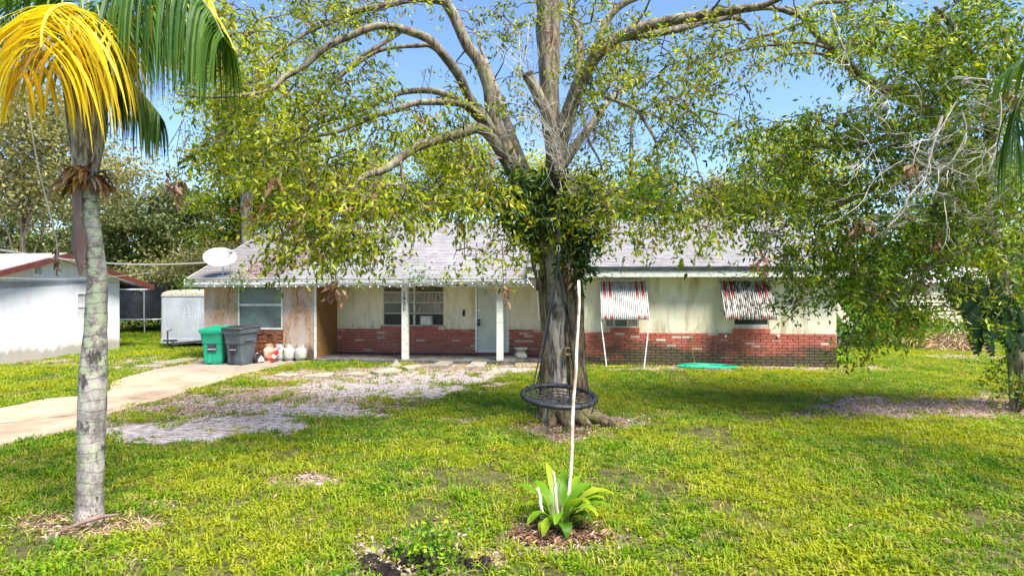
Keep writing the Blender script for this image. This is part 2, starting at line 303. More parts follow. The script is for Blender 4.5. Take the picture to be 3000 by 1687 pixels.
M = dict(
 wall=m_wall(), brick=m_brick(), ply=m_ply(), shingle=m_shingle(), ground=m_ground(), grass=m_grass(), palmbark=m_palm(),

 side_ply=mat_noise('brown_plywood', (0.20,0.10,0.035), (0.33,0.17,0.065), 3, stretch=(2,2,6), c3=(0.12,0.06,0.02)),
 rot=mat_noise('rotten_wood', (0.04,0.015,0.01), (0.24,0.09,0.035), 3.5, stretch=(1,1,2.5), c3=(0.30,0.17,0.09), bmp=0.8, bscale=20, bdist=0.03),
 trim=mat_noise('white_trim', (0.48,0.49,0.42), (0.60,0.60,0.54), 5, c3=(0.32,0.32,0.25)),
 dirtytrim=mat_noise('dirty_trim', (0.08,0.085,0.06), (0.62,0.63,0.56), 6, lo=0.38, hi=0.5, stretch=(1.5,1,4)),
 gutter=mat_noise('gutter_paint', (0.30,0.31,0.27), (0.55,0.55,0.50), 4, c3=(0.18,0.18,0.14)),
 door=mat_noise('door_paint', (0.50,0.53,0.44), (0.58,0.61,0.53), 3, c3=(0.50,0.53,0.44)),
 alu=mat_noise('aluminium', (0.62,0.63,0.62), (0.76,0.77,0.76), 12, rough=0.4, metal=0.3),
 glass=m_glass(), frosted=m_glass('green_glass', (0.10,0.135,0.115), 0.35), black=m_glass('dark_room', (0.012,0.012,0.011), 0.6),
 curtain=mat_noise('curtain_behind_glass', (0.10,0.09,0.07), (0.36,0.33,0.29), 5, stretch=(9,9,0.6), rough=0.3, bmp=0),
 amberg=mat_noise('brown_screen_pane', (0.05,0.035,0.02), (0.16,0.12,0.07), 2, rough=0.3, bmp=0),
 slab=mat_noise('shaded_slab', (0.035,0.035,0.032), (0.11,0.105,0.095), 4, c3=(0.18,0.17,0.15)),  # dark slab colour has the shade under the porch roof painted in
 drive=m_concrete('driveway_concrete', (0.31,0.215,0.135), (0.40,0.30,0.20), (0.21,0.145,0.09)),
 paver=m_concrete('paver_concrete', (0.33,0.28,0.20), (0.45,0.39,0.28), (0.2,0.18,0.12), 0.55),
 stone=mat_noise('cast_stone', (0.36,0.34,0.29), (0.52,0.49,0.42), 7),
 aw_white=mat_noise('awning_white', (0.20,0.20,0.18), (0.58,0.57,0.55), 5, lo=0.36, hi=0.46, c3=(0.10,0.10,0.08), stretch=(9,2,1), world=True),
 aw_dirty=mat_noise('awning_dirty', (0.07,0.065,0.04), (0.55,0.53,0.48), 4, lo=0.44, hi=0.54, c3=(0.06,0.05,0.03), stretch=(8,2,.9), world=True),
 
 green_bin=mat_noise('green_plastic', (0.006,0.22,0.12), (0.012,0.30,0.17), 2, rough=0.42, bmp=0.1, spec=0.4),
 grey_bin=mat_noise('grey_plastic', (0.055,0.075,0.085), (0.085,0.105,0.115), 3, rough=0.45, bmp=0.1, spec=0.4),
 lid=mat_noise('dark_lid', (0.025,0.025,0.03), (0.05,0.05,0.06), 3, rough=0.4, bmp=0.1),
 rubber=mat_noise('rubber', (0.012,0.012,0.012), (0.03,0.03,0.03), 20, rough=0.6),
 steel=mat_noise('steel', (0.45,0.45,0.45), (0.6,0.6,0.6), 10, rough=0.35, metal=0.8),
 tank=mat_noise('tank_white', (0.33,0.31,0.275), (0.43,0.42,0.385), 7, c3=(0.22,0.18,0.10), rough=0.45),
 rusty=mat_noise('tank_rust', (0.42,0.11,0.03), (0.66,0.50,0.38), 6, c3=(0.30,0.07,0.02), rough=0.6),
 red=mat_noise('red_paint', (0.50,0.01,0.015), (0.62,0.02,0.03), 4, rough=0.35, spec=0.5),
 cream=mat_noise('cream_label', (0.6,0.5,0.35), (0.7,0.6,0.45), 10),
 trailer=mat_noise('trailer_metal', (0.30,0.315,0.345), (0.42,0.435,0.465), 2.0, stretch=(1,1,0.5), rough=0.42, metal=0.25, c3=(0.36,0.37,0.38)),
 trailer_rim=mat_noise('trailer_rim', (0.22,0.20,0.15), (0.36,0.33,0.25), 6, c3=(0.12,0.105,0.07)),
 mark=mat_noise('wiped_mark', (0.44,0.46,0.49), (0.54,0.56,0.59), 10, rough=0.4),
 net=mat_noise('net_fabric', (0.02,0.022,0.026), (0.05,0.052,0.06), 2, rough=0.7),
 blue=mat_noise('blue_foam', (0.03,0.10,0.45), (0.06,0.16,0.6), 3),
 galv=mat_noise('galvanised', (0.4,0.42,0.43), (0.55,0.57,0.58), 9, rough=0.4, metal=0.5),
 nwall=mat_noise('white_render', (0.60,0.61,0.62), (0.67,0.68,0.69), 0.8, bscale=70, c3=(0.54,0.54,0.55)),
 nred=mat_noise('brown_fascia', (0.07,0.017,0.012), (0.11,0.026,0.017), 4),
 nroof=mat_noise('neighbour_shingle', (0.36,0.34,0.34), (0.52,0.50,0.50), 14, stretch=(0.6,0.6,3)),
 vent=mat_noise('vent_metal', (0.34,0.35,0.35), (0.5,0.5,0.5), 8),
 dish=mat_noise('dish_white', (0.34,0.335,0.35), (0.42,0.42,0.43), 5, c3=(0.25,0.22,0.23), rough=0.4),
 wire=mat_noise('cable', (0.30,0.31,0.32), (0.42,0.43,0.44), 6), darkwire=mat_noise('dark_cable', (0.02,0.02,0.02), (0.05,0.05,0.05), 6),
 rope=mat_noise('black_rope', (0.010,0.010,0.012), (0.035,0.035,0.04), 90, rough=0.7),
 ring=mat_noise('swing_ring_cover', (0.012,0.013,0.016), (0.03,0.032,0.038), 12, rough=0.5),
 hose=mat_noise('green_hose', (0.0,0.25,0.13), (0.01,0.38,0.22), 6, rough=0.4), oldhose=mat_noise('old_hose', (0.10,0.12,0.03), (0.2,0.2,0.08), 6),
 yellow=mat_noise('yellow_cord', (0.6,0.42,0.02), (0.7,0.5,0.04), 5),
 bark=m_bark('oak_bark', (0.025,0.016,0.008), (0.21,0.14,0.065), (0.26,0.25,0.08), 0.45, bd=0.05),  # dark tone joins mossy bark with foliage shade put into the colour
 bark_pale=m_bark('pale_oak_bark', (0.08,0.055,0.038), (0.40,0.335,0.265), (0.42,0.39,0.31), 0.5, bd=0.05),
 limb=m_bark('limb_bark', (0.05,0.036,0.022), (0.23,0.18,0.13), (0.27,0.28,0.14), 0.5),
 twig=mat_noise('twig', (0.045,0.033,0.022), (0.12,0.095,0.065), 6), drytwig=mat_noise('dry_twig', (0.30,0.27,0.22), (0.48,0.44,0.38), 6),
 bgbark=m_bark('far_bark', (0.05,0.04,0.03), (0.2,0.17,0.13)), cutwood=mat_noise('old_cut', (0.03,0.02,0.015), (0.10,0.06,0.04), 15),
 stake=m_bark('stake_bark', (0.30,0.22,0.15), (0.60,0.54,0.45), (0.62,0.58,0.5), 0.6, 2, 14, 0.008),
 stump=mat_noise('rotten_stump', (0.008,0.006,0.006), (0.035,0.027,0.023), 6, stretch=(1,1,0.4), bmp=1, bscale=30, bdist=0.06, c3=(0.07,0.05,0.04), spec=.1),
 sheath=mat_noise('dry_sheath', (0.13,0.075,0.06), (0.26,0.17,0.145), 3, stretch=(2,2,0.4)),
 boot=mat_noise('palm_boot', (0.16,0.11,0.085), (0.42,0.36,0.31), 6, stretch=(8,8,0.6), lo=.42, hi=.55, c3=(0.12,0.07,0.045), bmp=.8, bscale=14, bdist=.03),
 fibre=mat_noise('palm_fibre', (0.10,0.035,0.012), (0.50,0.22,0.04), 7, stretch=(3,3,1)),
 siding=mat_noise('beige_siding', (0.50,0.44,0.31), (0.60,0.53,0.39), 3), white=mat_noise('white_paint', (0.7,0.7,0.7), (0.8,0.8,0.8), 4),
 tagm=mat_noise('orange_tag', (0.75,0.28,0.02), (0.85,0.35,0.04), 4), bag=mat_noise('plastic_bag', (0.32,0.24,0.24), (0.52,0.44,0.44), 9, rough=0.4),
)
OAK = [(0,(0.045,0.075,0.014)),(0.3,(0.085,0.115,0.017)),(0.62,(0.15,0.175,0.02)),(0.90,(0.23,0.23,0.03)),(0.955,(0.10,0.06,0.03)),(1,(0.36,0.16,0.05))]
OAK = [(0,(0.050,0.085,0.008)),(0.3,(0.125,0.175,0.008)),(0.62,(0.25,0.31,0.010)),(0.90,(0.46,0.47,0.02)),(0.955,(0.18,0.10,0.04)),(1,(0.36,0.16,0.05))]
def m_awred():
    m, nt, bs = newmat('awning_red'); v = coords(nt); z = N(nt,'ShaderNodeSeparateXYZ', ins={0: v}).outputs[2]
    wz = math_(nt,'ADD', z, math_(nt,'MULTIPLY', noiz(nt, coords(nt, (3,3,1)), 3, 5), 0.3))
    worn = ramp(nt, math_(nt,'ADD', wz, 1.0), [(0.24,0),(0.34,1),(0.62,1),(0.80,0)])
    nt.links.new(mix(nt, worn, (0.52,0.03,0.018), (0.72,0.62,0.58)), bs.inputs['Base Color']); bs.inputs['Roughness'].default_value = 0.6; return m
def m_mortar():
    m, nt, bs = newmat('mortar'); v = coords(nt, world=True)
    col = ramp(nt, noiz(nt, v, 8, 4), [(0.35,(0.36,0.28,0.23)),(0.65,(0.50,0.42,0.36))])
    z = N(nt,'ShaderNodeSeparateXYZ', ins={0: v}).outputs[2]; x = N(nt,'ShaderNodeSeparateXYZ', ins={0: v}).outputs[0]
    zz = math_(nt,'ADD', z, math_(nt,'MULTIPLY', math_(nt,'SUBTRACT', noiz(nt, coords(nt,(0.6,0.6,1.2),world=True), 1.6, 4), 0.5), 1.3))
    mould = math_(nt,'MULTIPLY', ramp(nt, zz, [(0.30,1),(0.60,0)]), ramp(nt, math_(nt,'MULTIPLY',x,0.1), [(0.10,0.15),(0.2,1)]))
    col = mix(nt, math_(nt,'MULTIPLY', mould, 0.93), col, (0.05,0.052,0.03))
    nt.links.new(col, bs.inputs['Base Color']); bs.inputs['Roughness'].default_value = 0.9; bump(nt, bs, noiz(nt, v, 90, 4), 0.4, 0.004); return m
M['mortar'] = m_mortar()
def m_nwall():
    m, nt, bs = newmat('white_render'); v = coords(nt, world=True)
    col = ramp(nt, noiz(nt, v, 0.8, 5), [(0.35,(0.56,0.565,0.575)),(0.65,(0.66,0.665,0.675))])
    col = mix(nt, math_(nt,'MULTIPLY', ramp(nt, noiz(nt, coords(nt,(3,3,.35),world=True), 2, 6), [(0.52,0),(0.68,1)]), .3), col, (0.36,0.36,0.34))
    z = N(nt,'ShaderNodeSeparateXYZ', ins={0: v}).outputs[2]
    zz = math_(nt,'ADD', z, math_(nt,'MULTIPLY', noiz(nt, coords(nt,(3,3,1),world=True), 2, 6), -0.5))
    col = mix(nt, ramp(nt, zz, [(0.0,0.8),(0.22,0)]), col, (0.20,0.17,0.12))
    nt.links.new(col, bs.inputs['Base Color']); bs.inputs['Roughness'].default_value = 0.9; bump(nt, bs, noiz(nt, v, 50, 6), 0.5, 0.008); return m
M['nwall'] = m_nwall()
M['aw_red'] = m_awred()
M['oakleaf'] = mat_leaf('oak_leaf', OAK, trans=0.5)
M['rleaf'] = mat_leaf('laurel_leaf', [(0,(0.040,0.085,0.008)),(0.4,(0.115,0.20,0.012)),(0.72,(0.23,0.32,0.012)),(0.92,(0.42,0.46,0.025)),(0.97,(0.28,0.13,0.05)),(1,(0.38,0.18,0.08))], trans=0.42)
M['deepleaf'] = mat_leaf('sprout_leaf', [(0,(0.018,0.055,0.016)),(0.6,(0.035,0.09,0.022)),(1,(0.08,0.15,0.03))], trans=0.3)
M['greyleaf'] = mat_leaf('greygreen_leaf', [(0,(0.050,0.070,0.025)),(0.6,(0.12,0.145,0.050)),(1,(0.26,0.27,0.11))], trans=0.3)
M['limeleaf'] = mat_leaf('lime_leaf', [(0,(0.14,0.19,0.010)),(0.5,(0.34,0.38,0.012)),(1,(0.55,0.55,0.03))], trans=0.55)
M['brightleaf'] = mat_leaf('bright_green_leaf', [(0,(0.05,0.14,0.02)),(0.6,(0.11,0.25,0.03)),(1,(0.20,0.32,0.04))], trans=0.55)
M['paleleaf'] = mat_leaf('pale_olive_leaf', [(0,(0.13,0.135,0.05)),(0.6,(0.27,0.255,0.11)),(1,(0.42,0.39,0.19))], trans=0.4)
M['deadleaf'] = mat_leaf('dead_leaf', [(0,(0.16,0.07,0.045)),(0.6,(0.26,0.13,0.085)),(1,(0.40,0.26,0.17))], trans=0.2, tint=(1.2,0.9,0.7))
M['litter'] = mat_leaf('litter_leaf', [(0,(0.10,0.055,0.04)),(0.4,(0.22,0.13,0.09)),(0.75,(0.38,0.28,0.22)),(0.93,(0.50,0.42,0.34)),(1,(0.60,0.24,0.06))], trans=0.1, tint=(1.1,0.9,0.7))
M['yfrond'] = mat_leaf('yellow_frond', [(0,(0.30,0.30,0.015)),(0.25,(0.58,0.48,0.015)),(0.6,(0.76,0.60,0.03)),(0.88,(0.70,0.40,0.03)),(1,(0.45,0.34,0.24))], trans=0.4, tint=(1.1,1.0,0.6))
M['gfrond'] = mat_leaf('green_frond', [(0,(0.03,0.085,0.012)),(0.5,(0.07,0.16,0.018)),(0.9,(0.13,0.23,0.025)),(1,(0.42,0.36,0.03))], trans=0.4)
M['plantleaf'] = mat_leaf('plant_leaf', [(0,(0.05,0.16,0.012)),(0.6,(0.15,0.30,0.015)),(1,(0.38,0.42,0.03))], trans=0.45, spec=.25)
M['philo'] = mat_leaf('philodendron_leaf', [(0,(0.008,0.028,0.008)),(1,(0.03,0.07,0.012))], trans=0.15, rough=0.55, spec=.15)
M['straw'] = mat_leaf('straw', [(0,(0.30,0.17,0.09)),(0.6,(0.48,0.33,0.2)),(1,(0.62,0.5,0.36))], trans=0.15, tint=(1.1,1.0,0.8))
# ================================================================ GROUND
def blob(px, py, lst, wob):
    v = 0.0
    for cx, cy, rx, ry, s in lst:
        d = math.hypot((px-cx)/rx, (py-cy)/ry)
        if d < 2.2: v = max(v, s*max(0.0, min(1.0, (1.45-d+wob)/0.9)))
    return v
SAND = [(480,1268,200,26,1.1),(720,1238,200,28,1.1),(880,1200,200,22,1),(1120,1140,240,28,1.1),(1260,1108,200,22,1),(1480,1085,110,14,.7),(990,1105,150,8,.6),(640,1180,120,14,.6),(930,1412,40,9,.7)]
LIT = [(620,1195,230,45,.9),(900,1165,280,45,.85),(1020,1105,330,24,.95),(1380,1078,270,24,1),(470,1110,140,16,.75),(330,1235,140,30,.6),(1640,1262,120,26,1),(1750,1235,150,16,.8),
  (2780,1195,380,30,1.15),(2560,1185,170,20,1),(2230,1078,520,9,.85),(900,1405,110,16,.95),(250,1545,170,26,.95),(1640,1572,170,38,1),(100,1062,280,12,.7),(2450,1080,60,20,.6),
  (1240,1640,190,70,.9),(350,1655,60,16,.7),(1800,1215,250,10,.4),(2850,1045,200,10,.8),(470,1070,160,22,.75),(1960,1215,80,7,.6),(1330,1230,100,10,.4),(430,1480,130,12,.5),(2450,1215,140,9,.6)]
def mask(x, y):
    if y < 2.5: return 0.0, 0.0
    px = 1500+F*x/y; py = HZ+F*CH/y
    wob = noise.noise(Vector((x*1.7, y*1.7, 3)))*0.55 + noise.noise(Vector((x*4.1, y*4.1, 7)))*0.5 + noise.noise(Vector((x*9, y*9, 17)))*0.45
    return blob(px, py, SAND, wob), blob(px, py, LIT, wob)
def axis(pts):
    out = []
    for a, b, st in pts:
        n = max(1, int(round((b-a)/st))); out += [a+(b-a)*i/n for i in range(n)]
    return out+[pts[-1][1]]
gx = axis([(-600,-60,90),(-60,-24,4),(-24,-16,0.5),(-16,16,0.125),(16,24,0.5),(24,60,4),(60,600,90)])
gy = axis([(-60,0,6),(0,3.4,0.6),(3.4,19,0.115),(19,32,0.5),(32,80,6),(80,900,100)])
nx, ny = len(gx), len(gy)
V = []; sand = []; lit = []; far = []
def hgt(x, y): return 0.018*noise.noise(Vector((x*0.5, y*0.5, 1))) + 0.008*noise.noise(Vector((x*2, y*2, 5)))
for y in gy:
    for x in gx:
        near = abs(x) < 24 and 3 < y < 32
        s, l = mask(x, y) if near else (0, 0)
        sand.append(s); lit.append(l); far.append(min(1, max(0, (y-14)/8)) if y > 0 else 0.8)
        V.append((x, y, hgt(x, y) if near else 0))
Fc = [(j*nx+i, j*nx+i+1, (j+1)*nx+i+1, (j+1)*nx+i) for j in range(ny-1) for i in range(nx-1)]
me = bpy.data.meshes.new('ground'); me.from_pydata(V, [], Fc); me.materials.append(M['ground'])
for nm, arr in (('sand', sand), ('litter', lit), ('lawnfar', far)):
    a = me.attributes.new(nm, 'FLOAT', 'POINT'); a.data.foreach_set('value', arr)
gr = bpy.data.objects.new('ground', me); COL.objects.link(gr); gr['kind'] = 'structure'
# driveway
drv = [G(*p, .03) for p in ((-500,1480),(0,1303),(195,1262),(330,1207),(500,1160),(620,1122),(740,1088),(860,1064),(925,1054),(930,1046),(590,1046),(560,1066),(500,1074),(430,1088),(330,1118),(310,1150),(130,1168),(0,1195),(-500,1270))]
d2 = smooth_path(drv[:9], 3) + drv[9:11] + smooth_path(drv[11:], 3)
mb = MB(); mb.prism([(p.x, p.y) for p in d2], -0.05, 0.035, 'z'); mb.build('driveway', M['drive'], bevel=0.01)['kind'] = 'structure'
DRVP = [(p.x, p.y) for p in d2]
def inpoly(x, y, poly):
    c = False; j = len(poly)-1
    for i in range(len(poly)):
        xi, yi = poly[i]; xj, yj = poly[j]
        if (yi > y) != (yj > y) and x < (xj-xi)*(y-yi)/(yj-yi)+xi: c = not c
        j = i
    return c
# ================================================================ HOUSE
H = thing('house', 'long single storey house with cream walls over red brick and a grey shingle roof', 'house', HC, -TH)
xL = hp(603, 900, 0)[0]; xC = hp(1652, 900, 0)[0]; xP = hp(926, 900, 0)[0]
REC = 1.42; DEP = 9.2; ZB = 0.845; ZR, ZL = 2.47, 2.2
def wall_open(mb, x0, x1, z0, z1, y0, y1, ops):
    xs = sorted({x0, x1, *[o[0] for o in ops], *[o[1] for o in ops]}); xs = [x for x in xs if x0 <= x <= x1]
    for a, b in zip(xs, xs[1:]):
        m_ = (a+b)/2; cur = z0
        for o in sorted([o for o in ops if o[0] < m_ < o[1]], key=lambda o: o[2]):
            if o[2] > cur+1e-4: mb.box(a, b, y0, y1, cur, o[2])
            cur = max(cur, o[3])
        if z1 > cur+1e-4: mb.box(a, b, y0, y1, cur, z1)
def pxr(pa, pb, v, ya, yb):               # opening rectangle from photo measurements on plane v
    x0 = hp(pa, 900, v)[0]; x1 = hp(pb, 900, v)[0]; xm = (pa+pb)/2
    return [x0, x1, hp(xm, yb, v)[1], hp(xm, ya, v)[1]]
W1 = pxr(1774, 1871, 0, 826, 959); W2 = pxr(2150, 2254, 0, 826, 962)
mb = MB(); wall_open(mb, xC, 0, ZB, ZR, 0.015, 0.2, [W1, W2]); mb.build('front_wall', M['wall'], H)
WP = pxr(1121, 1301, REC, 833, 955); DR = pxr(1393, 1490, REC, 838, 1028); DR[2] = 0.14
mb = MB(); wall_open(mb, xP, xC+0.1, ZB-.04, 2.45, REC+0.015, REC+0.2, [WP, DR]); mb.build('porch_wall', M['wall'], H)
mb = MB(); mb.box(xC, xC+0.2, 0.2, REC+0.2, 0, 2.45); mb.build('return_wall', M['wall'], H)
mb = MB(); mb.box(-0.2, 0, 0.2, DEP, 0, ZR); mb.box(xL, 0, DEP, DEP+0.2, 0, ZR); mb.box(xL, xL+0.15, 0.03, DEP, 0, ZL)
mb.prism([(0.2,ZR-.02),(DEP,ZR-.02),(4.6,4.15)], -0.19, -0.02, 'x'); mb.prism([(0.2,ZL-.02),(DEP,ZL-.02),(4.6,4.12)], xL+0.01, xL+.14, 'x'); mb.build('side_wall', M['wall'], H)
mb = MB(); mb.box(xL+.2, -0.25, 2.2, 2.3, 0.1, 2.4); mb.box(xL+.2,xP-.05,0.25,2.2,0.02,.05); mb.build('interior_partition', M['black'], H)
# brick base: mortar backing, bricks proud
mb = MB(); wall_open(mb, xC, 0, 0, ZB-.003, 0.012, 0.2, []); wall_open(mb, xP, xC, 0, ZB-.043, REC+.012, REC+.2, [DR]); mb.build('mortar_backing', M['mortar'], H)
BL, BHt, PL, PH = 0.250, 0.059, 0.266, 0.0745
bm_full = MB().box(0, BL, -0.02, 0.04, 0, BHt).mesh('brick', M['brick']); bm_half = MB().box(0, (BL-.012)/2, -0.02, 0.04, 0, BHt).mesh('brick', M['brick'])
cnt = 0; rest = MB()
def brick_run(x0, x1, z0, z1, v, skip=(), asparts=True):
    global cnt
    r = 0; z = z1 - BHt
    while z > z0-0.04:
        x = x0 - (PL/2 if r % 2 else 0)
        while x < x1-0.02:
            a, b = max(x, x0), min(x+BL, x1)
            for o in skip:
                if o[2]-.02 < z < o[3]:
                    if a < o[0] < b: b = o[0]-.005
                    elif a < o[1] < b: a = o[1]+.005
                    elif o[0] <= a and b <= o[1]: a = b
            if b-a > 0.05:
                j = random.uniform(-.004, .003)
                if asparts and cnt < 300 and (abs(b-a-BL) < .002 or abs(b-a-(BL-.012)/2) < .012):
                    full = abs(b-a-BL) < .002
                    from_mesh('brick', bm_full if full else bm_half, H, (a, v+j, z)); cnt += 1
                else: rest.box(a, b, v-.02+j, v+.04, z, z+BHt)
            x += PL
        z -= PH; r += 1
brick_run(xC, -0.0, 0.0, ZB, 0)
brick_run(xP+.05, xC, 0.1, ZB-.05, REC, [DR], False)
# side return bricks on the right corner
for r in range(12):
    for k in range(30): rest.box(-0.01, 0.02, 0.04+k*PL+(PL/2 if r%2 else 0), 0.04+k*PL+BL+(PL/2 if r%2 else 0), ZB-BHt-r*PH, ZB-r*PH)
for W_ in (W1, W2):                          # brick sills, soldier laid
    n = 6; xx = W_[0]-.02; st = (W_[1]-W_[0]+.04)/n
    for k in range(n): rest.box(xx+k*st+.004, xx+(k+1)*st-.004, -.035, .10, W_[2]-.125, W_[2]-.005)
n = 9; st = (WP[1]-WP[0]+.1)/n
for k in range(n): rest.box(WP[0]-.05+k*st+.004, WP[0]-.05+(k+1)*st-.004, REC-.06, REC+.1, WP[2]-.10, WP[2]-.004)
o = rest.build('brick', M['brick'], H); o['kind'] = 'stuff'
# windows
def frame_mb(mb, r, v, t, d=0.05):
    x0, x1, z0, z1 = r
    mb.box(x0, x0+t, v, v+d, z0, z1); mb.box(x1-t, x1, v, v+d, z0, z1); mb.box(x0+t, x1-t, v, v+d, z0, z0+t); mb.box(x0+t, x1-t, v, v+d, z1-t, z1)
def pane(r, v, mat, par, name='pane'): return MB().box(r[0], r[1], v, v+.008, r[2], r[3]).build(name, mat, par)
# picture window of the porch
mb = MB(); frame_mb(mb, WP, REC+.03, .035, .06); xm = hp(1213, 900, REC)[0]; mb.box(xm-.03, xm+.03, REC+.025, REC+.095, WP[2]+.035, WP[3]-.035)
f = mb.build('window', M['trim'], H, bevel=.004)
zz = [hp(1200, y, REC)[1] for y in (955, 918, 886, 856, 833)]
for k, (a, b) in enumerate(((WP[0]+.035, xm-.03), (xm+.03, WP[1]-.035))):
    for q in range(4):
        if q: MB().box(a, b, REC+.035, REC+.075, zz[q]-.014, zz[q]+.014).build('rail', M['trim'], f)
        z0 = zz[q]+(.014 if q else .035); z1 = zz[q+1]-(.014 if q < 3 else .035)
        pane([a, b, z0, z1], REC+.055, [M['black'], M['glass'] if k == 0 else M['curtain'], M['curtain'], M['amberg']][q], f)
# left wing window
WL = pxr(697, 829, 0, 834, 965)
mb = MB(); frame_mb(mb, WL, -.02, .045, .10); zr = hp(760, 893, 0)[1]; mb.box(WL[0]+.045, WL[1]-.045, -.012, .05, zr-.03, zr+.03)
f = mb.build('window', M['trim'], H, bevel=.004, label='large two-pane window between plywood sheets')
pane([WL[0]+.045, WL[1]-.045, WL[2]+.045, zr-.03], .02, M['frosted'], f); pane([WL[0]+.045, WL[1]-.045, zr+.03, WL[3]-.045], .02, M['frosted'], f)
MB().box(WL[1]-.17, WL[1]-.09, -.035, -.022, WL[3]-.14, WL[3]-.045).build('sticker', M['trim'], f)
# awning covered windows
mb = MB(); frame_mb(mb, W1, .03, .03, .06); a = W1[0]+.22; b = W1[1]-.30; mb.box(a, a+.03, .03, .08, W1[2]+.03, W1[3]-.03); mb.box(b, b+.03, .03, .08, W1[2]+.03, W1[3]-.03)
f = mb.build('window', M['trim'], H)
pane([W1[0]+.03, a, W1[2]+.03, W1[3]-.03], .06, M['curtain'], f); pane([a+.03, b, W1[2]+.03, W1[3]-.03], .06, M['glass'], f); pane([b+.03, W1[1]-.03, W1[2]+.03, W1[3]-.03], .06, M['curtain'], f)
mb = MB(); frame_mb(mb, W2, .03, .03, .06); mb.box(W2[0]+.03, W2[1]-.03, .02, .07, W2[2]+.03, W2[2]+.10); f = mb.build('window', M['trim'], H)
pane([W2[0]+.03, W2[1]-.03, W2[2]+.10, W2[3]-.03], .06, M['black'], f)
# door
mb = MB(); x0, x1, z0, z1 = DR; mb.box(x0, x0+.05, REC-.02, REC+.1, z0, z1); mb.box(x1-.05, x1, REC-.02, REC+.1, z0, z1); mb.box(x0+.05, x1-.05, REC-.02, REC+.1, z1-.05, z1)
mb.build('door_frame', M['alu'], H)
d = MB().box(x0+.055, x1-.055, REC+.02, REC+.06, z0+.03, z1-.05).build('door', M['door'], H)
mb = MB(); mb.box(x0+.05, x1-.05, REC-.03, REC+.1, z0, z0+.028); mb.build('threshold', M['alu'], H)
dz = lambda y: hp(1403, y, REC)[1]
xh = hp(1403, 900, REC)[0]
rx = Matrix.Rotation(R(90), 3, 'X')
MB().lathe([(.001,-.01),(.034,-.01),(.034,.02),(.001,.022)], 14, (xh, REC+.01, dz(908)), rx).build('deadbolt', M['steel'], d, label='round deadbolt')
mb = MB(); mb.lathe([(.03,0),(.03,.02),(.018,.03),(.032,.05),(.03,.07),(.001,.075)], 14, (xh, REC+.015, dz(938)), rx); mb.build('door_knob', M['rubber'], d)
mb = MB(); mb.box(xh-.04, xh+.04, REC-.08, REC-.03, dz(954), dz(945)); mb.tube(smooth_path([(xh-.025,REC-.05,dz(945)),(xh-.02,REC-.05,dz(940)),(xh+.02,REC-.05,dz(940)),(xh+.025,REC-.05,dz(945))]), .008, 6); mb.build('lock_box', M['rubber'], d, bevel=.005)
for (a, b) in ((.16, .44), (.54, .82)):
    wd = x1-x0-.11
    for zc in ((z0+.15, z0+.75), (z0+.9, z1-.2)):
        mb = MB(); frame_mb(mb, [x0+.055+a*wd, x0+.055+b*wd, zc[0], zc[1]], REC+.012, .018, .01); mb.build('door_moulding', M['door'], d)
# porch slab and posts
mb = MB(); x2 = hp(1500, 900, 0)[0]; mb.box(xP-.03, x2+.1, -.22, REC+.01, 0, .10); mb.box(x2+.1, xC-.0, .35, REC+.01, 0, .06); mb.build('porch_slab', M['slab'], H, bevel=.012)
BT = hp(1300, 843, -.1)[1]
PX = []
for pa, pb in ((1178, 1196), (1455, 1474)):
    xa = hp(pa, 900, -.1)[0]; xb = hp(pb, 900, -.1)[0]; PX.append((xa+xb)/2)
    mb = MB(); mb.box(xa, xb, -.16, 0.0, .10, BT+.02); mb.build('porch_post', M['trim'], H, bevel=.008)
# beam with haunches over the posts
mb = MB(); top = ZL
prof = [(xP, BT+.05)]
for px_ in PX: prof += [(px_-.55, BT+.09), (px_-.18, BT), (px_+.18, BT), (px_+.55, BT+.09)]
prof += [(xC, BT+.06), (xC, top), (xP, top)]
mb.prism(prof, -.17, -.02, 'y'); mb.build('porch_beam', M['trim'], H)
mb = MB(); mb.box(xP, xC, 0, REC, 2.35, 2.38); mb.build('porch_ceiling', M['trim'], H)
txt = '2930'
cx = PX[0]
for i, ch in enumerate(txt):
    cu = bpy.data.curves.new('digit', 'FONT'); cu.body = ch; cu.size = .15; cu.extrude = .004; cu.align_x = 'CENTER'; cu.align_y = 'CENTER'
    t_ = bpy.data.objects.new('digit', cu); mt = bpy.data.meshes.new_from_object(t_); mt.materials.clear(); mt.materials.append(M['rubber'])
    z = hp(1187, 861+i*14.4, -.16)[1]
    from_mesh('digit', mt, H, (cx-.01, -.166, z), (R(90), 0, 0)); bpy.data.objects.remove(t_)
# plywood sheets of the closed-in wing
def sheet(pa, pb, nm, mat, z0=.05, lab=None, v=-.03):
    xa, xb = hp(pa, 900, 0)[0], hp(pb, 900, 0)[0]
    return MB().box(xa, xb, v, .03, z0, ZL).build(nm, mat, H, label=lab)
sheet(603, 696, 'plywood_sheet', M['ply'], .07, 'pale weathered plywood sheet left of the window'); sheet(830.5, 924, 'plywood_sheet', M['ply'], .07, 'orange knotted plywood sheet right of the window')
mb = MB(); nseg = 9; x0 = WL[0]; x1 = WL[1]
for k in range(nseg):
    for q in range(7):
        hh = (WL[2]-.04)/7; a = x0+(x1-x0)*k/nseg
        mb.box(a, a+(x1-x0)/nseg-.004, -.02+random.uniform(-.012,.012), .03, .03+q*hh, .03+(q+1)*hh-.003)
mb.build('rotten_panel', M['rot'], H, label='rotten dark board under the large window')
MB().box(xP+.002, xP+.03, -.03, REC+.01, .10, ZL+.1).build('side_plywood', M['side_ply'], H, label='brown plywood sheet closing the porch end')
MB().box(xP-.035, xP+.032, -.055, -.032, .05, ZL).build('corner_strip', M['trim'], H)
MB().box(xL-.03, xL+.0, -.03, 5, .0, ZL).build('plywood_sheet', M['ply'], H)
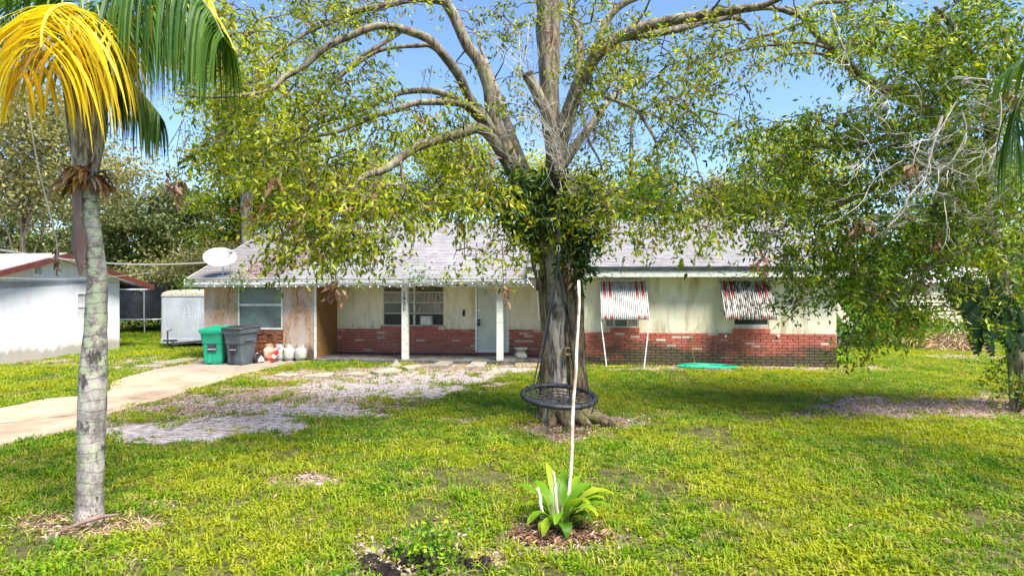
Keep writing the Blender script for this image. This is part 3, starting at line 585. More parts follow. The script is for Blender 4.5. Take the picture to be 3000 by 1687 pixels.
# little wall fittings
xb = hp(1359, 900, REC)[0]; zb = hp(1359, 917, REC)[1]
mb = MB(); mb.box(xb-.03, xb+.03, REC-.03, REC+.014, zb-.09, zb+.09); mb.box(xb-.04, xb+.04, REC-.04, REC-.031, zb-.01, zb+.01); mb.build('door_bell', M['rubber'], H, bevel=.008)
for px_ in (2125, 2278):
    x, z = hp(px_, 984, 0); MB().lathe([(.001,-.02),(.03,-.02),(.036,.02),(.02,.035),(.001,.035)], 10, (x, -.03, z), rx).build('awning_bracket', M['white'], H)
# ---------------------------------------------------------------- roof
VR, ZRG = 4.6, 4.26
xRR = 0.45; xRL = xL-.35; xJ = hp(1545, 800, -.45)[0]
EV1, EZ1 = -.48, hp(2000, 781, -.48)[1]
EV2, EZ2 = -.36, hp(1000, 818, -.36)[1]
def roof(x0, x1, ev, ez, nm):
    th = .09
    r = MB(); r.prism([(ev, ez-th), (VR, ZRG-th), (VR, ZRG), (ev, ez)], x0, x1, 'x'); rd = r.build('roof', M['shingle'], H, label=nm)
    L = math.hypot(VR-ev, ZRG-ez); sv, sz = (VR-ev)/L, (ZRG-ez)/L; nv, nz = -sz, sv
    ex = .135; n = int(L/ex); sh = MB()
    for k in range(n+1):
        x = x0-random.uniform(0, .25)
        while x < x1:
            wd = random.choice((.16,.22,.28,.33)); a, b = max(x, x0), min(x+wd-.004, x1); x += wd
            if b-a < .02: continue
            t0 = k*ex + random.uniform(-.006,.006); t1 = min(t0+ex+.03, L); h0 = .011+random.uniform(0,.008); h1 = .002
            if t1 <= t0: continue
            q = lambda t, h, xx: (xx, ev+sv*t+nv*h, ez+sz*t+nz*h)
            sh.add([q(t0,0,a),q(t0,0,b),q(t0,h0,b),q(t0,h0,a),q(t1,h1,b),q(t1,h1,a)], [(0,1,2,3),(3,2,4,5),(0,3,5),(1,4,2)])
    s_o = sh.build('shingle', M['shingle'], rd); s_o['kind'] = 'stuff'; return rd
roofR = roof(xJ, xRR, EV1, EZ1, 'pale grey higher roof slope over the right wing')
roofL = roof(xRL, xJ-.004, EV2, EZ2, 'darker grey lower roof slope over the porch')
mb = MB(); mb.prism([(VR, ZRG-.09), (DEP+.6, 2.45), (DEP+.6, 2.54), (VR, ZRG)], xRL, xRR, 'x'); mb.build('back_roof', M['shingle'], H)
mb = MB(); x = xRL
while x < xRR: mb.prism([(VR-.14, ZRG-.03), (VR, ZRG+.02), (VR+.14, ZRG-.03), (VR+.14, ZRG-.05), (VR, ZRG), (VR-.14, ZRG-.05)], x, x+.29, 'x'); x += .3
mb.build('ridge_cap', M['shingle'], H)
# step wall between the two slopes, fascias, gutter, rakes
mb = MB(); mb.add([(xJ,EV1,EZ1-.09),(xJ,EV1,EZ1),(xJ,VR,ZRG),(xJ,VR,ZRG-.2),(xJ,EV2,EZ2-.05)], [(0,1,2,3,4)]); mb.build('step_board', M['trim'], H)
MB().box(xJ, xRR, EV1-.03, EV1, EZ1-.085, EZ1-.005).build('drip_edge', M['lid'], H)
k = 0; x = xJ
while x < xRR-.05:
    b = min(x+2.4, xRR); MB().box(x, b-.008, EV1+.002, EV1+.03, EZ1-.26, EZ1-.088).build('fascia_board', M['dirtytrim'] if k % 2 == 0 else M['trim'], H); x = b; k += 1
mb = MB(); mb.box(xJ, xRR, EV1+.03, .02, EZ1-.24, EZ1-.215); mb.box(xRL, xJ, EV2+.03, -.0, EZ2-.2, EZ2-.18); mb.build('soffit', M['trim'], H)
MB().box(xRL, xJ, EV2, EV2+.03, EZ2-.20, EZ2-.01).build('fascia_board', M['dirtytrim'], H)
g = MB(); rr = []; nseg = 24
for i in range(nseg+1):
    t = i/nseg; xx = xRL+.02+(xJ+.1-xRL)*t; sag = .10*t + .012*math.sin(t*17)
    rr.append([(xx, EV2-.10+.0*j, EZ2-.20+sag) for j in (0,)] and [(xx, EV2-.115, EZ2-.115+sag-.03), (xx, EV2-.09, EZ2-.19+sag-.03), (xx, EV2-.01, EZ2-.19+sag-.03), (xx, EV2-.006, EZ2-.115+sag-.03)])
for i in range(nseg):
    n0 = len(g.v); g.add(rr[i]+rr[i+1], [(0,1,5,4),(1,2,6,5),(2,3,7,6)])
g.build('gutter', M['gutter'], H).modifiers.new('s','SOLIDIFY').thickness = .004
mb = MB(); mb.prism([(EV2-.02,EZ2-.2),(VR,ZRG-.22),(VR,ZRG-.005),(EV2-.02,EZ2+.0)], xRL-.03, xRL, 'x'); mb.build('rake_board', M['dirtytrim'], H)
mb = MB(); mb.prism([(EV1-.02,EZ1-.2),(VR,ZRG-.22),(VR,ZRG-.005),(EV1-.02,EZ1)], xRR, xRR+.03, 'x'); mb.build('rake_board', M['trim'], H)
# pine needle litter on the roof
C = []; D = []
for i in range(2600):
    x = xL+1.1+abs(rng.normal())*1.3; t = rng.random()**.8*.75
    x = xL + 1.0 + rng.random()*3.2*(.3+t)
    C.append((x, EV2+(VR-EV2)*t, EZ2+(ZRG-EZ2)*t+.03+rng.random()*.02)); a = rng.random()*6.28; D.append((math.cos(a), math.sin(a)*.9, math.sin(a)*.38))
nl = leaf_mesh('roof_litter', np.array(C), np.array(D), rng.uniform(.08,.2,len(C)), rng.uniform(.012,.03,len(C)), mat_leaf('pink_litter', [(0,(0.20,0.12,0.12)),(1,(0.42,0.30,0.30))], trans=.1, tint=(1,1,1)))
o = bpy.data.objects.new('roof_litter', nl); COL.objects.link(o); o.parent = H; o['kind'] = 'stuff'
# ---------------------------------------------------------------- awnings
def awning(px0, px1, label, poles, dirty, reds, skew=0):
    x0 = hp(px0, 900, -.02)[0]; x1 = hp(px1, 900, -.02)[0]; zt = hp((px0+px1)/2, 824, -.02)[1]
    zb_ = hp((px0+px1)/2, 938, -.62)[1]
    root = thing('awning', label, 'awning', hw(x0, -.02, zt), -TH, 'striped metal awnings over the windows')
    wdt = x1-x0; n = 25; st = wdt/n
    dz_ = zt-zb_
    pr = [(0,0),(-.12,-.16*dz_),(-.27,-.40*dz_),(-.42,-.66*dz_),(-.52,-.84*dz_),(-.555,-.93*dz_),(-.545,-1.0*dz_)]
    def slat(hh):
        m = MB(); prof = smooth_path([(0,a,b) for a,b in pr], 2); rings = []
        for q in prof:
            rings.append([(dx, q[1]-hh*hz_, q[2]+hh*hz_*.5) for dx, hz_ in ((0.001,0),(st*.16,.55),(st*.36,1),(st*.64,1),(st*.84,.55),(st-.001,0))])
        m.loft(rings, closed=False, cap=False); return m
    sm = {}
    for k in range(n):
        mt = M['aw_red'] if k in reds else (M['aw_dirty'] if dirty else M['aw_white'])
        if mt.name not in sm: sm[mt.name] = slat(.045).mesh('slat', mt, False)
        o = from_mesh('slat', sm[mt.name], root, (k*st+skew*0, 0, 0))
        if k in reds: o['label'] = 'red slat'
        if k in reds:      # worn middle where the red has flaked to white
            pass
    m = MB()
    for xx in (.004, wdt-.014):
        for a, b in zip(pr, pr[1:]): m.beam((xx+.005, a[0]+.01, a[1]), (xx+.005, b[0]+.01, b[1]), .01, .03)
        m.beam((xx+.005, -.545, -1.0*dz_+.03), (xx+.005, 0, -.75*dz_), .012, .02)
    m.build('side_frame', M['alu'], root)
    m = MB(); m.box(-.03, wdt+.03, -.03, .02, -.0, .035); m.build('head_rail', M['steel'], root, bevel=.004)
    for (lx, gx_) in poles:
        tp = Vector((wdt*lx, -.55, -.95*dz_)); bt = Vector((wdt*gx_, -.60, -zt)); md = tp.lerp(bt, .42)
        p = MB(); p.tube([tp, md], .011, 8); p.tube([md, bt], .015, 8); p.lathe([(.02,-.03),(.024,0),(.02,.03)], 10, md); p.build('support_pole', M['white'], root)
    return root
awning(1755, 1893, 'striped awning nearer the tree trunk, propped on two thin white poles', [(.0,.12),(1.0,.88)], False, (2,5,19,22))
awning(2104, 2254, 'mildewed striped awning at the right window, red paint nearly worn off, no poles', [], True, (2,5,18,21))
# ================================================================ THINGS BY THE HOUSE
def rrect(w_, d_, r, z, cx=0, cy=0, n=4, skew=0):
    out = []
    for sx, sy, a0 in ((1,-1,-90),(1,1,0),(-1,1,90),(-1,-1,180)):
        for k in range(n+1):
            a = R(a0+90*k/n); x = cx+sx*(w_/2-r)+r*math.cos(a); y = cy+sy*(d_/2-r)+r*math.sin(a)
            out.append((x, y, z+skew*y))
    return out
def bin_(px, py, label, body, lidm, opened, rz, grp='wheeled bins by the house wall'):
    p = G(px, py, .035); p.z = .035
    t = thing('wheeled_bin', label, 'bin', p, rz, grp)
    m = MB(); rings = [rrect(.44,.42,.05,.02), rrect(.46,.46,.05,.10), rrect(.50,.54,.06,.52), rrect(.53,.58,.06,.56), rrect(.57,.66,.06,.86), rrect(.57,.67,.06,.90)]
    inner = [rrect(.53,.63,.05,.90), rrect(.48,.52,.05,.5), rrect(.42,.4,.05,.06)]
    m.loft(rings+inner, True, True); m.build('body', body, t, smooth=False, bevel=.0)
    m = MB(); m.loft([rrect(.62,.70,.06,.82), rrect(.635,.72,.06,.88), rrect(.635,.72,.06,.93), rrect(.56,.64,.05,.93), rrect(.56,.64,.05,.83)]); m.build('rim', body, t, bevel=.004)
    m = MB()
    for k in range(7): m.box(-.20+k*.055, -.185+k*.055, -.372, -.35, .80, .87)
    m.build('rim_ribs', body, t)
    MB().box(-.11, .10, -.288, -.222, .34, .52).build('grip_recess_shade', M['black'] if not opened else M['lid'], t)  # dark block, its colour stands in for the shade inside the grip
    MB().tube([(-.10,-.292,.40),(.10,-.292,.40)], .014, 8).build('lift_bar', M['steel'], t)
    m = MB(); m.box(-.10,-.02,-.262,-.235,.05,.33); m.build('moulded_groove', M['lid'] if not opened else body, t)
    for s in (-1, 1):
        o = MB().prism([(s*.285,.60),(s*.285,.66),(s*.30,.64)], -.2, .1, 'y').build('side_rib', body, t)
        wh = MB(); ry = Matrix.Rotation(R(90),3,'Y'); c = (s*.27, .27, .13)
        wh.lathe([(.04,-.035),(.12,-.035),(.13,-.02),(.13,.02),(.12,.035),(.04,.035)], 18, c, ry); wo = wh.build('wheel', M['rubber'], t)
        MB().lathe([(.001,-.038),(.055,-.038),(.055,.038),(.001,.038)], 12, c, ry).build('hub', M['lid'], wo)
    m = MB(); m.tube([(-.24,.42,.95),(.24,.42,.95)], .016, 8); m.box(-.25,-.2,.33,.44,.88,.97); m.box(.2,.25,.33,.44,.88,.97); m.build('handle', body, t)
    if not opened:
        m = MB(); m.loft([rrect(.64,.76,.06,.935,skew=.03), rrect(.66,.78,.06,.95,skew=.03), rrect(.64,.76,.06,.97,skew=.035), rrect(.5,.6,.1,.99,skew=.04)])
        l = m.build('lid', lidm, t, bevel=.003)
        for k in range(3): MB().box(-.2+k*.17, -.14+k*.17, -.24, .26, .985, 1.0).build('lid_rib', lidm, l)
    else:
        m = MB(); m.loft([rrect(.62,.05,.02,.25,cy=.44), rrect(.64,.05,.02,.6,cy=.42), rrect(.60,.05,.02,.95,cy=.40)]); m.build('lid', body, t, label='lid hanging open behind the bin')
    return t
bin_(633, 1064, 'green wheeled bin with its lid hanging open', M['green_bin'], M['green_bin'], True, R(8))
bin_(706, 1066, 'dark grey wheeled bin with a closed black lid', M['grey_bin'], M['lid'], False, R(-14))
def tank(px, py, label, mat, dark=False):
    p = G(px, py, .035); p.z = .035
    t = thing('propane_tank', label, 'gas tank', p, random.uniform(0,3), 'propane tanks standing by the wall')
    MB().lathe([(.11,0),(.115,.0),(.115,.03),(.10,.035)], 20).build('foot_ring', mat, t, smooth=False)
    MB().lathe([(.02,.025),(.10,.03),(.145,.07),(.155,.11),(.155,.27),(.145,.32),(.10,.36),(.03,.375)], 24).build('cylinder', mat, t, smooth=True)
    m = MB(); seg = 18
    rings = [[((.095+q)*math.cos(R(a)), (.095+q)*math.sin(R(a)), z) for q, z in ((0,.35),(0,.445),(.006,.45),(.006,.35))] for a in range(20, 341, 20)]
    m.loft([[tuple(p_) for p_ in r] for r in rings]); 
    m.build('collar', mat, t)
    for a in (60, 180, 300):
        pass
    m = MB(); m.lathe([(.001,.37),(.018,.37),(.018,.40),(.03,.405),(.03,.425),(.001,.43)], 10); m.tube([(0,0,.395),(.05,0,.395)], .012, 8); m.build('valve', M['steel'], t)
    return t
tank(789, 1056, 'rust-orange propane tank, nearest the grey bin', M['rusty'])
tank(818, 1057, 'white propane tank mostly behind the red extinguisher', M['tank'])
tank(847, 1057, 'white propane tank with a black hose hanging over it', M['tank'])
tank(881, 1057, 'white propane tank nearest the orange plywood corner', M['tank'])
p = G(842, 1056, .035)
t = thing('gas_hose', 'short black hose hanging down the white propane tank', 'hose', p)
MB().tube(smooth_path([(-.05,-.17,.33),(-.02,-.185,.26),(.02,-.18,.18),(.06,-.17,.10)]), .011, 8).build('tube', M['rubber'], t, smooth=True)
p = G(812, 1060, .035)
t = thing('fire_extinguisher', 'red fire extinguisher leaning against a white propane tank', 'extinguisher', p, 0)
a = Vector((-.10,-.13,.03)); b = Vector((.06,-.10,.34)); q = (b-a).to_track_quat('Z','Y').to_matrix()
MB().lathe([(.01,0),(.05,.0),(.058,.02),(.058,.27),(.045,.32),(.02,.345),(.018,.36)], 20, a, q).build('cylinder', M['red'], t, smooth=True)
MB().lathe([(.0595,.11),(.0597,.115),(.0597,.20),(.0595,.205)], 20, a, q).build('label_band', M['cream'], t)
m = MB(); m.lathe([(.02,.355),(.024,.36),(.024,.395),(.01,.40)], 12, a, q); m.build('valve', M['steel'], t)
m = MB()
m.beam(a+q@Vector((0,.0,.40)), a+q@Vector((0,-.10,.43)), .02, .012); m.beam(a+q@Vector((0,.0,.385)), a+q@Vector((0,-.09,.37)), .02, .012); m.build('handle', M['rubber'], t)
MB().tube(smooth_path([a+q@Vector((.02,0,.38)), a+q@Vector((.09,0,.33)), a+q@Vector((.085,0,.2)), a+q@Vector((.07,0,.12))]), .010, 7).build('hose', M['rubber'], t, smooth=True)
# plastic bag
p = G(762, 1060, .035)
m = MB(p); rg = []
for k, (r_, z) in enumerate(((.10,0),(.15,.03),(.15,.09),(.10,.16),(.05,.21),(.03,.25))):
    rg.append([(p.x-.05*z*4+math.cos(2*math.pi*j/16)*r_*(1+.25*noise.noise(Vector((j*.9,k,1)))), p.y-.08+math.sin(2*math.pi*j/16)*r_*(1+.25*noise.noise(Vector((j*.7,k,5)))), .04+z) for j in range(16)])
m.loft(rg); o = m.build('plastic_bag', M['bag']); o.location = p; tag(o, 'crumpled pinkish bag beside the wheel of the grey bin', 'bag')
# AC unit in window
x, z = hp(1249, 952, REC-.1)
t = thing('window_air_conditioner', 'small grey air conditioner sitting in the open porch window', 'air conditioner', hw(x, REC-.05, z), -TH)
MB().box(-.17, .17, -.12, .25, 0.0, .27).build('case', M['vent'], t, bevel=.015)
m = MB()
for k in range(9): m.box(-.14, .14, -.128, -.121, .03+k*.024, .042+k*.024)
m.build('grille', M['steel'], t)
# pedestal
p = G(1525, 1051)
t = thing('stone_pedestal', 'waisted cast stone pedestal standing against the brick wall', 'pedestal', p, .2)
def sq(r, z): return rrect(2*r, 2*r, r*.35, z)
MB().loft([sq(.15,0),sq(.17,.04),sq(.165,.12),sq(.12,.2),sq(.115,.24),sq(.15,.27)]).build('shaft', M['stone'], t, bevel=.004)
MB().loft([sq(.16,.27),sq(.185,.29),sq(.185,.325),sq(.17,.335)]).build('cap', M['stone'], t, bevel=.006)
# pyramid
p = G(1160, 1074)
o = MB(p).add([(p.x-.13,p.y-.1,0),(p.x+.12,p.y-.12,0),(p.x+.14,p.y+.12,0),(p.x-.11,p.y+.13,0),(p.x+.01,p.y,.20)], [(3,2,1,0),(0,1,4),(1,2,4),(2,3,4),(3,0,4)]).build('stone_pyramid', M['paver'], bevel=.006); o.location = p
tag(o, 'small stone pyramid at the edge of the porch slab', 'ornament')
# pavers
PV = [((1085,1094),(1155,1084),(1178,1092),(1108,1102),'largest tilted paver in front of the pyramid',.06),
 ((1172,1080),(1225,1074),(1242,1079),(1195,1087),'paver just right of the stone pyramid',.05),
 ((1258,1080),(1290,1067),(1328,1068),(1312,1080),'raised paver in front of the porch window',.07),
 ((1365,1085),(1385,1071),(1426,1071),(1418,1085),'pale paver in front of the door',.09),
 ((890,1107),(935,1098),(980,1098),(965,1109),'flat pinkish paver in the grass below the plywood',.03),
 ((1010,1102),(1045,1094),(1085,1095),(1060,1104),'flat paver left of the largest tilted one',.03),
 ((800,1103),(830,1096),(880,1099),(850,1107),'half buried paver beside the driveway edge',.03)]
def slab4(pts, h, name, mat, label, cat, grp):
    c = sum((G(*q) for q in pts), Vector())/4; m = MB(c)
    tl = [random.uniform(0,.03) for _ in pts]
    m.add([G(*q)+Vector((0,0,-.02)) for q in pts]+[Vector((G(*q).x,G(*q).y,h+tl[i])) for i, q in enumerate(pts)], [(3,2,1,0),(4,5,6,7),(0,1,5,4),(1,2,6,5),(2,3,7,6),(3,0,4,7)])
    o = m.build(name, mat, bevel=.008); o.location = c; tag(o, label, cat, grp); return o
for a,b,c,d,l,h in PV: slab4((a,b,c,d), h, 'paver', M['paver'], l, 'paver', 'loose pavers by the porch')
for pts, l in ((((392,1078),(450,1070),(500,1068),(470,1079)),'nearest loose slab in the leaf litter by the driveway'), (((445,1069),(500,1061),(545,1061),(520,1069)),'middle loose slab leading to the trailer'), (((500,1060),(540,1054),(580,1054),(560,1060)),'farthest loose slab by the left house corner')):
    slab4(pts, .04, 'paver', M['paver'], l, 'paver', 'loose slabs left of the driveway')
# hose
x, z = hp(2026, 984, -.03)
t = thing('hose_tap', 'old brass tap with a short drab hose down the brick wall', 'tap', hw(x, -.03, z), -TH)
m = MB(); m.tube([(0,.02,0),(0,-.06,0)], .012, 8); m.lathe([(.02,0),(.02,.02),(.001,.02)], 10, (0,-.05,.015)); m.build('valve', M['steel'], t)
MB().tube(smooth_path([(0,-.06,0),(-.005,-.075,-.15),(.0,-.08,-.4),(.05,-.10,-.65),(.12,-.14,-.77)]), .013, 8).build('hose', M['oldhose'], t, smooth=True)
p = G(2060, 1080); pts = []
for k in range(64):
    a = k*.78; r = .30+.13*math.sin(k*.61)+.12*noise.noise(Vector((k*.11,2,1)))
    pts.append(Vector((p.x+math.cos(a)*r*(1.5+.3*math.sin(k*.043))+.10*math.sin(k*.05), p.y+math.sin(a)*r*.75,    .05+.06*abs(noise.noise(Vector((k*.3,9,1))))+.02*(k/64))))
pts += [Vector((p.x+.7,p.y-.05,.02)), Vector((p.x+.95,p.y+.05,.02))]
o = MB(p).tube(smooth_path(pts, 4), .013, 6).build('garden_hose', M['hose'], smooth=True); o.location = p; tag(o, 'bright green garden hose heaped at the foot of the brick wall', 'hose')
p = G(1745, 1068); pts = [G(1715,1060,.02), G(1735,1066,.03), G(1755,1072,.02), G(1790,1073,.03), G(1840,1071,.02)]
o = MB(p).tube(smooth_path(pts, 5), .009, 6).build('yellow_cord', M['yellow'], smooth=True); o.location = p; tag(o, 'yellow cord lying in the grass right of the big trunk', 'cord')
# satellite dish
x, z = hp(650, 806, -.15); base = hw(x, -.1, EZ2+.08)
t = thing('satellite_dish', 'white oval satellite dish on the left end of the roof', 'satellite dish', base, 0)
c = Vector((-.02,-.12,.52)); nrm = Vector((.32,-.82,.45)).normalized(); ua = nrm.cross(Vector((0,0,1))).normalized()*-1; ub = nrm.cross(ua).normalized()
if ub.z < 0: ub = -ub
rings = []
for i in range(9):
    r = i/8; rings.append([c + ua*(math.cos(2*math.pi*j/32)*r*.42) + ub*(math.sin(2*math.pi*j/32)*r*.30) + nrm*(.11*r*r-.08) for j in range(32)])
m = MB(); m.loft(rings, True, False); o = m.build('reflector', M['dish'], t, smooth=True); o.modifiers.new('s','SOLIDIFY').thickness = .008
m = MB(); m.tube([c+nrm*-.07, (0,0,.32), (0,0,0)], .02, 8); m.box(-.09,.09,-.07,.07,-.03,.0); m.build('mast', M['galv'], t)
fp = c+nrm*.42+ua*.30-ub*.05
m = MB(); m.tube([c-ub*.27+nrm*.02, c-ub*.20+nrm*.2+ua*.2, fp], .010, 8); m.build('feed_arm', M['dish'], t)
m = MB(); m.tube([fp-nrm*-.03, fp-nrm*.06], [.035,.045], 12); m.obox(fp+nrm*.03, (.16,.07,.07)); m.build('receiver', M['dish'], t, bevel=.008)
m = MB(); m.tube(smooth_path([fp-ub*.05, fp-ub*.25-nrm*.1, Vector((.18,.0,.12)), Vector((.10,-.05,.02)), Vector((-.05,-.2,.0))], 5), .007, 6); m.build('cable', M['wire'], t)
# string lights
def festoon(name, label, pts, n, bulb=.014):
    p0 = Vector(pts[0]); t = thing(name, label, 'string lights', p0)
    pl = smooth_path(pts, 12); MB(p0).tube(pl, .005, 5).build('wire', M['darkwire'], t)
    bm_ = MB().lathe([(.001,-.05),(bulb,-.035),(bulb*1.1,-.022),(.008,-.008),(.008,0)], 8).mesh('bulb', M['white'], True)
    for k in range(n):
        q = pl[int(k*(len(pl)-1)/max(1,n-1))]; from_mesh('bulb', bm_, t, q-p0)
gpt = [hw(*[(lambda q: (q[0], EV2-.14, q[1]))(hp(px, py, EV2-.14))][0]) for px, py in ((605,836),(700,838),(800,836),(900,838),(1000,835),(1100,838),(1200,834),(1300,829),(1400,828),(1500,824),(1545,826))]
festoon('string_lights', 'string of small white bulbs along the porch gutter', gpt, 34)
gp2 = [hw(*(lambda q: (q[0], EV1-.02, q[1]))(hp(px, py, EV1-.02))) for px, py in ((1545,815),(1552,826),(1562,838))]
festoon('string_lights', 'short drop of bulbs at the roof step beside the trunk', gp2, 5, .018)
gp3 = [hw(*(lambda q: (q[0], -.06, q[1]))(hp(px, py, -.06))) for px, py in ((1705,817),(1745,819),(1850,817),(1900,806),(1950,791),(2010,797),(2100,797),(2180,795),(2250,800),(2320,797))]
festoon('string_lights', 'dark wire of tiny bulbs along the right wing above the awnings', gp3, 16, .010)
# ================================================================ NEIGHBOUR, TRAMPOLINE, TRAILER, SHED
A0 = G(0,1067); B0 = G(350,1025); dv = (B0-A0).normalized(); ang = math.atan2(dv.y, dv.x)
t_ap = 1.47/3.547; AP = A0+(B0-A0)*t_ap
NB = thing('white_neighbour_house', 'white neighbouring house with red-brown gable boards on the left', 'house', AP, ang)
half = (B0-AP).length; nearh = 3.3; ridge = 3.02; slope = .31; dp = 9.0     # local x along the gable wall (far side +), local y to the left-back
zf = lambda x: ridge-.14-abs(x)*slope
nw = MB(); wn_ = [1.0, 0,0,0]
wx0 = half-.62*0  # small window near the far end
def on_wall(px, py):
    k = (px-1500)/F; d_ = dv; tt = (k*AP.y-AP.x)/(d_.x-k*d_.y); Y = AP.y+tt*d_.y; return tt, CH-(py-HZ)/F*Y
wa = on_wall(225, 858); wb = on_wall(262, 937)
seam = on_wall(100, 828)[1]
wall_open(nw, -nearh, half, 0, seam, 0, .2, [[wa[0], wb[0], wb[1], wa[1]]]); 
o = nw.build('wall', M['nwall'], NB)
vpa = on_wall(94, 773); vpb = on_wall(123, 808)
MB().prism([(-nearh, seam+.012), (half, seam+.012), (half, zf(half)), (0, zf(0)), (-nearh, zf(nearh))], -.012, .2, 'y').build('gable', M['nwall'], NB)
mb = MB(); mb.box(half-.2, half-.001, .2, dp, 0, zf(half)); mb.box(-nearh+.001, -nearh+.2, .2, dp, 0, zf(nearh)); mb.build('side_wall', M['nwall'], NB)
v_ = MB(); v_.box(vpa[0], vpb[0], -.03, -.013, vpb[1], vpa[1]); vo = v_.build('gable_vent', M['white'], NB)
for k in range(2):
    w2 = (vpb[0]-vpa[0]-.08)/2; xx = vpa[0]+.03+k*(w2+.02)
    for q in range(6): MB().obox((xx+w2/2, -.045, vpa[1]-.05-q*(vpa[1]-vpb[1]-.06)/6), (w2-.01, .012, .05), Matrix.Rotation(R(35),3,'X')).build('louvre', M['vent'], vo)
f = MB(); frame_mb(f, [wa[0], wb[0], wb[1], wa[1]], .0, .03, .08); f.box(wa[0]+.03, wb[0]-.03, .02, .06, (wa[1]+wb[1])/2-.015, (wa[1]+wb[1])/2+.015); fo = f.build('window', M['white'], NB)
zm = (wa[1]+wb[1])/2
pane([wa[0]+.03, wb[0]-.03, wb[1]+.03, zm-.015], .05, M['vent'], fo); pane([wa[0]+.03, wb[0]-.03, zm+.015, wa[1]-.03], .05, M['vent'], fo)
EX = half+.90; EN = nearh+.9
zr2 = lambda x: ridge-abs(x)*slope
mb = MB(); mb.prism([(0, ridge), (EX, zr2(EX)), (EX, zr2(EX)-.09), (0, ridge-.09)], -.42, dp+.4, 'y'); mb.prism([(0, ridge-.09), (-EN, zr2(EN)-.09), (-EN, zr2(EN)), (0, ridge)], -.42, dp+.4, 'y')
ro = mb.build('roof', M['nroof'], NB)
mb = MB()
for k in range(34):
    a = k*.125; 
    if a+.13 < EN: mb.add([(-a,-.425,zr2(a)+.004),(-a,dp,zr2(a)+.004),(-a-.13,dp,zr2(a+.13)+.016),(-a-.13,-.425,zr2(a+.13)+.016),(-a-.13,-.425,zr2(a+.13)+.001),(-a-.13,dp,zr2(a+.13)+.001)], [(0,1,2,3),(3,2,5,4)])
o = mb.build('shingle', M['nroof'], ro); o['kind'] = 'stuff'
for s, E in ((1, EX), (-1, EN)):
    mb = MB(); mb.prism([(0, ridge-.01), (s*E, zr2(E)-.01), (s*E, zr2(E)-.17), (0, ridge-.17)][::s], -.45, -.421, 'y'); mb.build('barge_board', M['nred'], NB)
    mb = MB(); mb.prism([(0, ridge-.095), (s*E, zr2(E)-.095), (s*E, zr2(E)-.12), (0, ridge-.12)][::s], -.42, 0, 'y'); mb.build('soffit', M['white'], NB)
MB().box(EX, EX+.03, -.42, dp, zr2(EX)-.17, zr2(EX)-.01).build('fascia', M['nred'], NB)
m = MB(); m.box(half, EX, -.42, dp, zr2(EX)-.15, zr2(EX)-.12); m.build('eave_soffit', M['white'], NB)
# trampoline
tc = Vector(((462-1500)/F*26.6, 26.6, 0)); TR = 1.85
t = thing('trampoline', 'trampoline with a dark safety net behind the white house', 'trampoline', tc)
ringp = lambda r, z, n=28: [(r*math.cos(2*math.pi*k/n), r*math.sin(2*math.pi*k/n), z) for k in range(n)]
MB().tube(ringp(TR,.62)+[ringp(TR,.62)[0]], .03, 6).build('frame_ring', M['galv'], t)
MB().loft([ringp(TR-.28,.64), ringp(.02,.60)], True, False).build('jump_mat', M['net'], t)
MB().loft([ringp(TR+.02,.65), ringp(TR-.28,.66), ringp(TR-.28,.645)], True, False).build('spring_pad', M['net'], t)
m = MB(); m.loft([ringp(TR-.12,.64), ringp(TR-.08,1.5), ringp(TR-.12,2.25)], True, False); m.build('safety_net', M['net'], t)
for k in range(8):
    a = 2*math.pi*(k+.37)/8; x, y = TR*math.cos(a), TR*math.sin(a)
    MB().tube([(x,y,.0),(x,y,.62)], .022, 6).build('leg', M['galv'], t)
    MB().tube([(x*1.03,y*1.03,.5),(x*1.03,y*1.03,2.3)], .03, 6).build('net_pole', M['blue'] if k%2 else M['galv'], t)
# trailer
tp = Vector(((552-1500)/F*19.0, 19.0, 0))
t = thing('cargo_trailer', 'dented silver enclosed cargo trailer parked beyond the driveway', 'trailer', tp, R(3))
m = MB(); m.loft([rrect(1.86, 3.0, .10, .20, cy=1.5), rrect(1.86, 3.0, .12, 1.72, cy=1.5)]); m.build('body', M['trailer'], t)
m = MB(); m.loft([rrect(1.88, 3.02, .12, 1.72, cy=1.5), rrect(1.90, 3.04, .14, 1.74, cy=1.5), rrect(1.86, 3.0, .16, 1.84, cy=1.5), rrect(1.60, 2.8, .2, 1.92, cy=1.5), rrect(.8, 2.3, .2, 1.96, cy=1.5)]); m.build('roof', M['trailer_rim'], t)
m = MB(); m.box(-.88,.88,-.03,0,.17,.32); m.build('stone_guard', M['trailer'], t, bevel=.01)
m = MB(); m.box(.31,.325,-.012,0,.35,1.7); m.box(-.33,-.32,-.008,0,.35,1.7); m.build('panel_seam', M['vent'], t)
for s in (-1, 1):
    MB().beam((s*.55,.05,.24),(0,-.95,.24),.07,.07).build('tongue', M['lid'], t)
    wh = MB(); ry = Matrix.Rotation(R(90),3,'Y'); c = (s*.86,1.5,.28); wh.lathe([(.15,-.09),(.27,-.09),(.28,-.06),(.28,.06),(.27,.09),(.15,.09)], 20, c, ry); wo = wh.build('wheel', M['rubber'], t)
    MB().lathe([(.001,-.07),(.15,-.08),(.15,.08),(.001,.07)], 14, c, ry).build('rim', M['galv'], wo)
m = MB(); m.tube([(-.38,-.55,.0),(-.38,-.55,.62)], .026, 8); m.tube([(-.38,-.55,.62),(-.24,-.55,.66)], .014, 8); m.lathe([(.10,0),(.10,.02),(.02,.03)], 12, (-.38,-.55,0)); m.box(-.5,-.1,-.62,-.5,.28,.34); m.build('jack', M['lid'], t)
mk = MB()
